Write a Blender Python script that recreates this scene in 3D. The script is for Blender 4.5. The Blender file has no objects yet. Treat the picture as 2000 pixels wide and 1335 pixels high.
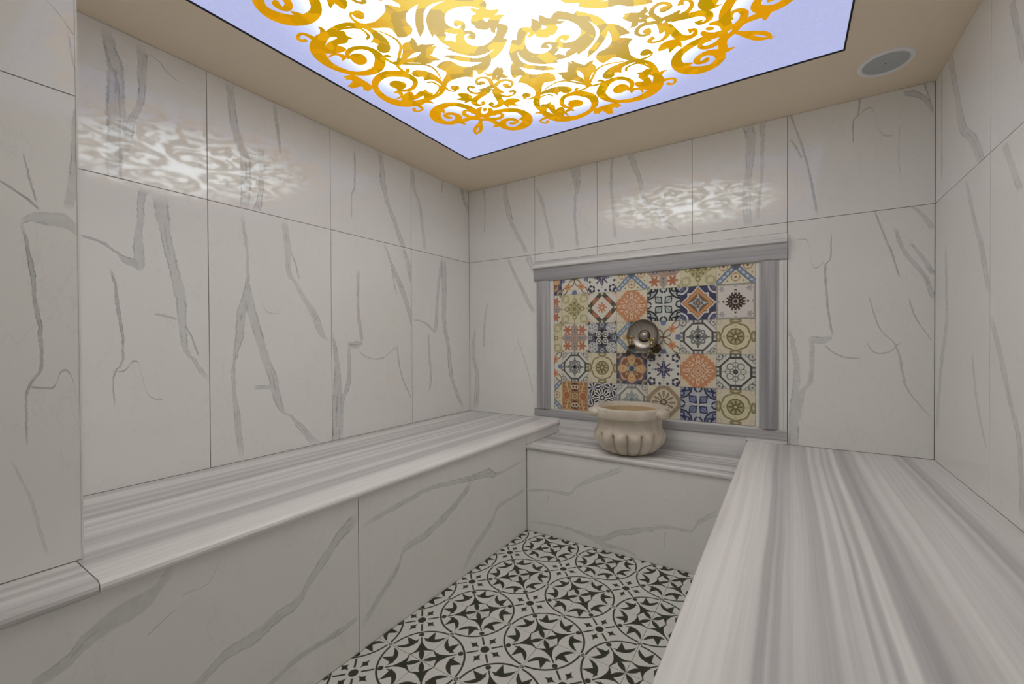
import bpy, bmesh, math
from mathutils import Matrix, Vector

sc = bpy.context.scene
COL = sc.collection
# ------------------------------------------------------------------ room measures (metres)
W, H, ZJ = 2.825, 2.4187, 1.8422          # room width, ceiling height, tile joint height
ZL, ZR, ZB = 0.6332, 0.6277, 0.5429       # bench tops: left, right, back ledge
XL, YB, XR = 0.8132, -0.4308, 2.0292      # left bench front, ledge front, right bench edge
XP, YP = 0.6435, -2.3734                  # wall pier face and its far edge
YF = -3.45                                # wall behind the camera
FT = 0.3387                               # floor tile size
PX0, PX1, PY0, PY1 = 0.403, 2.428, -2.331, -0.489   # luminous ceiling panel

# ------------------------------------------------------------------ camera
cam = bpy.data.cameras.new('camera')
cam_o = bpy.data.objects.new('camera', cam)
COL.objects.link(cam_o)
_yaw, _pit, _rol = 0.5460, -0.0089, -0.0046
_f = Vector((-math.sin(_yaw), math.cos(_yaw), 0)); _r = Vector((math.cos(_yaw), math.sin(_yaw), 0)); _u = Vector((0, 0, 1))
_f2 = _f*math.cos(_pit) + _u*math.sin(_pit); _u2 = -_f*math.sin(_pit) + _u*math.cos(_pit)
_r3 = _r*math.cos(_rol) + _u2*math.sin(_rol); _u3 = -_r*math.sin(_rol) + _u2*math.cos(_rol)
m = Matrix.Identity(4)
for i in range(3):
    m[i][0], m[i][1], m[i][2] = _r3[i], _u3[i], -_f2[i]
m[0][3], m[1][3], m[2][3] = 2.2253, -2.7082, 1.2004
cam_o.matrix_world = m
cam.sensor_width = 36; cam.lens = 825.48/2000*36
cam.shift_x = -34.96/2000; cam.shift_y = 5.56/2000
cam.clip_start = 0.02
sc.camera = cam_o

# ------------------------------------------------------------------ world, exposure
wd = bpy.data.worlds.new('world'); sc.world = wd; wd.use_nodes = True
wd.node_tree.nodes['Background'].inputs[0].default_value = (0.5, 0.5, 0.5, 1)
wd.node_tree.nodes['Background'].inputs[1].default_value = 0.02
vs = sc.view_settings
vs.view_transform = 'Standard'; vs.look = 'None'; vs.gamma = 1.0; vs.use_curve_mapping = False
vs.exposure = 0.0
PANEL_POWER = 1.85                        # backlight of the luminous ceiling, the room's lamp
sc.cycles.max_bounces = 10; sc.cycles.diffuse_bounces = 6; sc.cycles.glossy_bounces = 4
sc.cycles.use_denoising = True
sc.cycles.use_adaptive_sampling = True; sc.cycles.adaptive_threshold = .08; sc.cycles.adaptive_min_samples = 20
sc.cycles.sample_clamp_indirect = 6.0

# ------------------------------------------------------------------ node shorthand
def lin(c):
    return tuple(((v/255)/12.92 if v/255 <= .04045 else ((v/255+.055)/1.055)**2.4) for v in c)
ALB = 1.22                                # from the photograph's tone to a surface albedo
def col(r, g, b, k=None):
    return tuple(min(v*(ALB if k is None else k), .88) for v in lin((r, g, b))) + (1,)

class S:                                   # a float socket with arithmetic
    def __init__(s, sock, t): s.s, s.t = sock, t
    def __add__(a, b): return mt(a.t, 'ADD', a, b)
    __radd__ = __add__
    def __sub__(a, b): return mt(a.t, 'SUBTRACT', a, b)
    def __rsub__(a, b): return mt(a.t, 'SUBTRACT', b, a)
    def __mul__(a, b): return mt(a.t, 'MULTIPLY', a, b)
    __rmul__ = __mul__
    def __truediv__(a, b): return mt(a.t, 'DIVIDE', a, b)
    def __neg__(a): return mt(a.t, 'MULTIPLY', a, -1.0)
    def __lt__(a, b): return mt(a.t, 'LESS_THAN', a, b)
    def __gt__(a, b): return mt(a.t, 'GREATER_THAN', a, b)
def mt(t, op, *a, clamp=False):
    n = t.nodes.new('ShaderNodeMath'); n.operation = op; n.use_clamp = clamp
    for i, v in enumerate(a):
        if isinstance(v, S): t.links.new(v.s, n.inputs[i])
        else: n.inputs[i].default_value = float(v)
    return S(n.outputs[0], t)
def ab(a): return mt(a.t, 'ABSOLUTE', a)
def mx(a, b): t = (a if isinstance(a, S) else b).t; return mt(t, 'MAXIMUM', a, b)
def mn(a, b): t = (a if isinstance(a, S) else b).t; return mt(t, 'MINIMUM', a, b)
def sq(a): return mt(a.t, 'SQRT', a)
def cs(a): return mt(a.t, 'COSINE', a)
def sn(a): return mt(a.t, 'SINE', a)
def ln(x, y): return sq(x*x + y*y)
def soft(f, aa): return mt(f.t, 'MULTIPLY_ADD', f, -1.0/aa, .5, clamp=True)     # 1 where f < 0
def smooth(x, a, b):
    n = x.t.nodes.new('ShaderNodeMapRange'); n.interpolation_type = 'SMOOTHSTEP'
    x.t.links.new(x.s, n.inputs[0]); n.inputs[1].default_value = a; n.inputs[2].default_value = b
    return S(n.outputs[0], x.t)
def mixc(t, fac, a, b):
    n = t.nodes.new('ShaderNodeMix'); n.data_type = 'RGBA'
    if isinstance(fac, S): t.links.new(fac.s, n.inputs[0])
    else: n.inputs[0].default_value = fac
    for k, v in ((6, a), (7, b)):
        if isinstance(v, tuple): n.inputs[k].default_value = v
        else: t.links.new(v, n.inputs[k])
    return n.outputs[2]
def objxyz(t):
    tc = t.nodes.new('ShaderNodeTexCoord'); sp = t.nodes.new('ShaderNodeSeparateXYZ')
    t.links.new(tc.outputs['Object'], sp.inputs[0])
    return [S(o, t) for o in sp.outputs]
def comb(t, x, y, z):
    n = t.nodes.new('ShaderNodeCombineXYZ')
    for i, v in enumerate((x, y, z)):
        if isinstance(v, S): t.links.new(v.s, n.inputs[i])
        else: n.inputs[i].default_value = float(v)
    return n.outputs[0]
def noise(t, vec, scale, detail=3, rough=.55, off=0):
    n = t.nodes.new('ShaderNodeTexNoise'); n.noise_dimensions = '3D'
    if vec is not None:
        ad = t.nodes.new('ShaderNodeVectorMath'); ad.operation = 'ADD'; ad.inputs[1].default_value = (off*3.7/scale, off*2.3/scale, off*5.9/scale)
        t.links.new(vec, ad.inputs[0]); t.links.new(ad.outputs[0], n.inputs['Vector'])
    n.inputs['Scale'].default_value = scale; n.inputs['Detail'].default_value = detail; n.inputs['Roughness'].default_value = rough
    return S(n.outputs['Fac'], t)
def new_mat(name, rough=.4, spec=.5, metal=0.0, color=None):
    mm = bpy.data.materials.new(name); mm.use_nodes = True; t = mm.node_tree
    b = t.nodes['Principled BSDF']; b.inputs['Roughness'].default_value = rough
    b.inputs['Specular IOR Level'].default_value = spec; b.inputs['Metallic'].default_value = metal
    if color is not None: b.inputs['Base Color'].default_value = color
    return mm, t, b
def setcol(t, b, sock): t.links.new(sock, b.inputs['Base Color'])
def bump(t, b, h, strength=.1, dist=.002):
    n = t.nodes.new('ShaderNodeBump'); n.inputs['Strength'].default_value = strength; n.inputs['Distance'].default_value = dist
    t.links.new(h.s, n.inputs['Height']); t.links.new(n.outputs[0], b.inputs['Normal'])

# ------------------------------------------------------------------ object shorthand
def link(name, me, parent=None, mat=None, loc=(0, 0, 0)):
    o = bpy.data.objects.new(name, me); COL.objects.link(o); o.location = loc
    if parent is not None: o.parent = parent
    if mat is not None:
        if not me.materials: me.materials.append(mat)
    return o
def empty(name, label, cat, loc=(0, 0, 0)):
    o = bpy.data.objects.new(name, None); COL.objects.link(o); o.location = loc; o.empty_display_size = .1
    o['label'] = label; o['category'] = cat
    return o
def boxmesh(name, lo, hi, c=(0, 0, 0), bev=0.0):
    bm = bmesh.new(); bmesh.ops.create_cube(bm, size=1)
    for v in bm.verts:
        v.co = Vector([(lo[i]+hi[i])/2 - c[i] + v.co[i]*(hi[i]-lo[i]) for i in range(3)])
    if bev: bmesh.ops.bevel(bm, geom=bm.edges[:], offset=bev, segments=1, affect='EDGES')
    me = bpy.data.meshes.new(name); bm.to_mesh(me); bm.free(); return me
def box(name, lo, hi, mat, parent=None, org=None, bev=0.0):
    """box with world bounds lo..hi; its origin at org (default: centre). The parent must sit at the world origin."""
    c = org if org else tuple((lo[i]+hi[i])/2 for i in range(3))
    return link(name, boxmesh(name, lo, hi, c, bev), parent, mat, c)
def struct(o, label, cat):
    o['kind'] = 'structure'; o['label'] = label; o['category'] = cat; return o
def bm_obj(name, bm, mat, parent=None, loc=(0, 0, 0), smooth_=True):
    me = bpy.data.meshes.new(name); bm.to_mesh(me); bm.free()
    if smooth_:
        for p_ in me.polygons: p_.use_smooth = True
        me.set_sharp_from_angle(angle=math.radians(38))
    return link(name, me, parent, mat, loc)
def extrude_profile(name, prof, axis, a, b, mat, parent=None, smooth_=False):
    """closed 2D profile [(p,q)] extruded along axis from a to b. axis 'y': (x,z) ; axis 'x': (y,z) ; axis 'z': (x,y)"""
    ctr = tuple((min(q[i] for q in prof)+max(q[i] for q in prof))/2 for i in (0, 1)); mid = (a+b)/2
    def P(q, s):
        u, v = q[0]-ctr[0], q[1]-ctr[1]; s = s-mid
        return {'y': (u, s, v), 'x': (s, u, v), 'z': (u, v, s)}[axis]
    loc = {'y': (ctr[0], mid, ctr[1]), 'x': (mid, ctr[0], ctr[1]), 'z': (ctr[0], ctr[1], mid)}[axis]
    bm = bmesh.new()
    A = [bm.verts.new(P(q, a)) for q in prof]; B = [bm.verts.new(P(q, b)) for q in prof]
    n = len(prof)
    for i in range(n): bm.faces.new((A[i], A[(i+1) % n], B[(i+1) % n], B[i]))
    bm.faces.new(A[::-1]); bm.faces.new(B)
    bmesh.ops.recalc_face_normals(bm, faces=bm.faces[:])
    return bm_obj(name, bm, mat, parent, loc, smooth_)
def lathe(bm, prof, n=48, mod=None, M=None, a0=0, closed=True):
    rings = []
    for (r, z) in prof:
        ring = []
        for k in range(n):
            a = a0 + 2*math.pi*k/n; rr = r*(mod(a, z, r) if mod else 1)
            co = Vector((rr*math.cos(a), rr*math.sin(a), z))
            ring.append(bm.verts.new(M @ co if M else co))
        rings.append(ring)
    for A, B in zip(rings, rings[1:]):
        for k in range(n): bm.faces.new((A[k], A[(k+1) % n], B[(k+1) % n], B[k]))
    if closed:
        bm.faces.new(rings[0][::-1]); bm.faces.new(rings[-1])
    bmesh.ops.recalc_face_normals(bm, faces=bm.faces[:])
def tube(bm, pts, rad, n=12):
    pts = [Vector(q) for q in pts]; rings = []
    rads = rad if isinstance(rad, (list, tuple)) else [rad]*len(pts)
    for i, q in enumerate(pts):
        d = (pts[min(i+1, len(pts)-1)] - pts[max(i-1, 0)]).normalized()
        s = d.cross(Vector((0, 0, 1)) if abs(d.z) < .9 else Vector((1, 0, 0))).normalized(); u = s.cross(d)
        rings.append([bm.verts.new(q + rads[i]*(math.cos(2*math.pi*k/n)*s + math.sin(2*math.pi*k/n)*u)) for k in range(n)])
    for A, B in zip(rings, rings[1:]):
        for k in range(n): bm.faces.new((A[k], A[(k+1) % n], B[(k+1) % n], B[k]))
    bm.faces.new(rings[0][::-1]); bm.faces.new(rings[-1])
    bmesh.ops.recalc_face_normals(bm, faces=bm.faces[:])
# ------------------------------------------------------------------ traced data: ceiling print (one eighth, normalised) and tile veins (metres)
ORN=[('S',[(-0.4658,0.1947,0.0115),(-0.4899,0.2008,0.0107),(-0.5364,0.2195,0.0108),(-0.5712,0.2486,0.0117),(-0.6075,0.2761,0.0108),(-0.6527,0.2859,0.0111),(-0.7053,0.2838,0.0143),(-0.7641,0.2788,0.0249),(-0.821,0.2522,0.0289),(-0.8537,0.2081,0.0276),(-0.8655,0.1593,0.0217),(-0.8546,0.1042,0.0177),(-0.827,0.06,0.0143),(-0.7806,0.0304,0.0178),(-0.7189,0.024,0.0219),(-0.6654,0.056,0.0231),(-0.6425,0.0924,0.0179),(-0.6443,0.1342,0.0133),(-0.6748,0.163,0.0112),(-0.7137,0.1726,0.0114),(-0.7499,0.1596,0.0096),(-0.7639,0.1368,0.0076)]),('P',[(-0.7485,0.149),(-0.7179,0.1485),(-0.6949,0.1295),(-0.6998,0.0994),(-0.7264,0.0776),(-0.7588,0.0848),(-0.7675,0.1126)]),('S',[(-0.7774,0.2879,0.0149),(-0.7783,0.3198,0.0097),(-0.7897,0.3405,0.0077),(-0.8133,0.341,0.0068),(-0.8291,0.3291,0.008),(-0.8236,0.3149,0.009),(-0.8055,0.3071,0.007)]),('P',[(-0.7761,0.287),(-0.7368,0.2998),(-0.7132,0.3138),(-0.7054,0.3299),(-0.6958,0.3143),(-0.7048,0.2945),(-0.7251,0.2806)]),('P',[(-0.7345,0.2757),(-0.6774,0.2785),(-0.6431,0.2577),(-0.6547,0.2352),(-0.6464,0.2097),(-0.6675,0.2173),(-0.6882,0.2081),(-0.7168,0.2183),(-0.7307,0.2194),(-0.7191,0.1946),(-0.7284,0.1814),(-0.757,0.1835),(-0.7929,0.2005),(-0.8204,0.2238),(-0.777,0.2464),(-0.7369,0.2515),(-0.7022,0.2468),(-0.6982,0.2554),(-0.7167,0.2681)]),('P',[(-0.8333,0.1909),(-0.792,0.2012),(-0.762,0.1755),(-0.762,0.155),(-0.7777,0.1448),(-0.7987,0.1473),(-0.7849,0.1629),(-0.7906,0.1862)]),('S',[(-0.6632,0.2742,0.0028),(-0.6226,0.2642,0.0055),(-0.5841,0.2379,0.0055),(-0.5797,0.2061,0.0056),(-0.5886,0.1844,0.0067),(-0.6102,0.1781,0.0049)]),('P',[(-0.5722,0.2477),(-0.5449,0.2121),(-0.538,0.1693),(-0.5454,0.1233),(-0.5666,0.0902),(-0.5918,0.0753),(-0.6149,0.0817),(-0.6237,0.1004),(-0.6142,0.1228),(-0.5949,0.1307),(-0.5998,0.1476),(-0.6119,0.1559),(-0.5832,0.1664),(-0.5698,0.1855),(-0.5665,0.2134)]),('S',[(-0.5372,0.1907,0.0028),(-0.5205,0.1518,0.0047),(-0.513,0.1069,0.0058),(-0.5284,0.0701,0.0065),(-0.5706,0.0368,0.0068),(-0.6144,0.0009,0.0077)]),('S',[(-0.5634,0.2511,0.0081),(-0.5648,0.2803,0.0061),(-0.5549,0.2985,0.0052),(-0.5386,0.3068,0.0042)]),('P',[(-0.5435,0.3029),(-0.5209,0.3029),(-0.5058,0.2878),(-0.5115,0.2688),(-0.5308,0.2585),(-0.5441,0.2671),(-0.5497,0.285)]),('S',[(-0.6125,-0.0142,0.0089),(-0.6304,0.0118,0.0077),(-0.6369,0.0431,0.0076),(-0.632,0.066,0.0064),(-0.6147,0.0593,0.0095),(-0.6128,0.045,0.0053)]),('P',[(-0.6156,-0.0051),(-0.5481,0.0404),(-0.5207,0.0709),(-0.4979,0.0791),(-0.4756,0.0743),(-0.454,0.0866),(-0.4549,0.0671),(-0.4775,0.0443),(-0.4924,0.0382),(-0.5243,0.0241),(-0.5616,0.0014)]),('P',[(-0.6197,0.0092),(-0.5663,0.002),(-0.5373,0.0285),(-0.5256,0.0412),(-0.5083,0.0685),(-0.4781,0.0605),(-0.4516,0.072),(-0.4721,0.018),(-0.4456,0.0185),(-0.4253,0.0005),(-0.3986,-0.0051),(-0.4323,-0.0211),(-0.4541,-0.036),(-0.4862,-0.0351),(-0.5096,-0.0203),(-0.4817,-0.0012),(-0.5203,0.0106),(-0.5628,-0.0002)]),('P',[(-0.8977,-0.0532),(-0.8544,-0.0537),(-0.835,-0.0284),(-0.8341,0.0082),(-0.8372,0.0495),(-0.8523,0.0652),(-0.8907,0.0687),(-0.8776,0.038),(-0.8865,0.0237),(-0.9381,0.0087),(-0.896,-0.0147),(-0.8798,-0.0332)]),('P',[(-0.3749,-0.0054),(-0.335,0.015),(-0.3277,0.0345),(-0.3064,0.006),(-0.2802,-0.0028),(-0.2533,0.0035),(-0.2353,0.0268),(-0.2376,0.0474),(-0.2577,0.0633),(-0.2736,0.0466),(-0.2726,0.0319),(-0.2544,0.0315),(-0.263,0.0217),(-0.2818,0.0296),(-0.293,0.0672),(-0.2696,0.1023),(-0.2361,0.1121),(-0.1983,0.1028),(-0.1646,0.0807),(-0.1343,0.0424),(-0.1093,0.0753),(-0.1356,0.1061),(-0.174,0.131),(-0.2198,0.1534),(-0.2605,0.1598),(-0.3048,0.1518),(-0.3387,0.1285),(-0.3657,0.0909),(-0.3852,0.0402),(-0.3682,0.0457)]),('S',[(-0.4235,0.0705,0.0021),(-0.3946,0.1,0.0148),(-0.3681,0.1332,0.0161),(-0.3278,0.172,0.0151),(-0.2799,0.1883,0.0181),(-0.2199,0.1719,0.0174),(-0.153,0.128,0.0095)]),('P',[(-0.4966,0.1109),(-0.4516,0.0986),(-0.4174,0.1173),(-0.4087,0.1572),(-0.3824,0.1871),(-0.3372,0.1973),(-0.2924,0.1943),(-0.2656,0.1949),(-0.2946,0.232),(-0.3351,0.2535),(-0.377,0.2626),(-0.3701,0.2309),(-0.3999,0.2105),(-0.4437,0.2022),(-0.4823,0.1979),(-0.5308,0.2163),(-0.5432,0.2078),(-0.488,0.1703),(-0.4907,0.1396)]),('P',[(-0.1685,0.08),(-0.1586,0.0638),(-0.1345,0.052),(-0.1194,0.0323),(-0.0905,0.0172),(-0.1155,0.0005),(-0.1445,0.0004),(-0.1631,0.0106),(-0.1712,-0.0172),(-0.199,-0.0139),(-0.2169,0.0141),(-0.1896,0.0462),(-0.1725,0.0443),(-0.1778,0.0674)]),('S',[(-0.3896,0.2378,0.0352),(-0.4227,0.2151,0.0293),(-0.464,0.2089,0.0238),(-0.5091,0.2119,0.0158),(-0.545,0.2261,0.0137),(-0.5764,0.2488,0.0154)]),('S',[(-0.5829,0.5781,0.0207),(-0.5763,0.5311,0.02),(-0.58,0.4642,0.0192),(-0.609,0.4062,0.0188),(-0.6499,0.3781,0.0202),(-0.7061,0.3776,0.0253),(-0.7582,0.406,0.0294),(-0.7876,0.4531,0.029),(-0.7851,0.5012,0.0215),(-0.7486,0.534,0.0199),(-0.7028,0.5296,0.0211),(-0.676,0.4953,0.0173),(-0.6867,0.4602,0.0139),(-0.7123,0.4477,0.0139),(-0.7314,0.4572,0.011),(-0.728,0.4804,0.0143),(-0.7096,0.4888,0.0063)]),('P',[(-0.7209,0.3917),(-0.6932,0.372),(-0.6965,0.4085),(-0.7176,0.4339),(-0.7237,0.4146)]),('S',[(-0.5937,0.5707,0.0159),(-0.6272,0.5424,0.0142),(-0.6394,0.5081,0.014),(-0.627,0.4811,0.0106),(-0.6049,0.4764,0.009),(-0.5957,0.4996,0.0061),(-0.6017,0.5187,0.0031)]),('S',[(-0.5991,0.5935,0.0129),(-0.6287,0.5593,0.0144),(-0.6771,0.5505,0.0179),(-0.7026,0.5547,0.0181),(-0.6989,0.5905,0.0042)]),('P',[(-0.5843,0.5877),(-0.6192,0.6066),(-0.6624,0.6324),(-0.7016,0.6631),(-0.719,0.699),(-0.7162,0.7316),(-0.6978,0.6919),(-0.663,0.6606),(-0.6246,0.6416)]),('S',[(-0.5829,0.5781,0.0159),(-0.5727,0.5335,0.0154),(-0.5496,0.5046,0.0134),(-0.5228,0.4958,0.0073)]),('P',[(-0.5299,0.5133),(-0.5113,0.5085),(-0.523,0.5278),(-0.5378,0.5344)]),('S',[(-0.3839,0.381,0.0102),(-0.3592,0.3302,0.011),(-0.3646,0.2981,0.0096),(-0.3905,0.2833,0.0084),(-0.4147,0.296,0.0073),(-0.4207,0.3194,0.01),(-0.3975,0.3195,0.0161),(-0.3858,0.3158,0.0061)]),('S',[(-0.3892,0.3855,0.009),(-0.4268,0.3889,0.0118),(-0.4684,0.3799,0.0106),(-0.4878,0.3529,0.0079),(-0.4818,0.3219,0.0064),(-0.4627,0.3122,0.0089),(-0.4531,0.3351,0.0115)]),('S',[(-0.4087,0.3971,0.0078),(-0.4558,0.4032,0.0148),(-0.5032,0.4147,0.0166),(-0.5289,0.4379,0.0156),(-0.5261,0.4679,0.0116),(-0.4956,0.4747,0.0071),(-0.4949,0.4521,0.017)]),('P',[(-0.5449,0.3274),(-0.5119,0.3458),(-0.5041,0.3831),(-0.524,0.4138),(-0.5553,0.417),(-0.5785,0.4104),(-0.5602,0.3999),(-0.5886,0.3605),(-0.5563,0.3648),(-0.5555,0.339)]),('P',[(-0.3506,0.3322),(-0.321,0.2848),(-0.2768,0.2615),(-0.2766,0.2878),(-0.3012,0.3094),(-0.3187,0.3161),(-0.3241,0.3312)]),('P',[(-0.3471,0.2597),(-0.3401,0.2754),(-0.3204,0.2853),(-0.3307,0.3041),(-0.3509,0.2977)]),('P',[(-0.4459,0.3549),(-0.4157,0.3591),(-0.3791,0.3599),(-0.3871,0.3788),(-0.4248,0.386),(-0.4417,0.3761)])]
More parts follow.
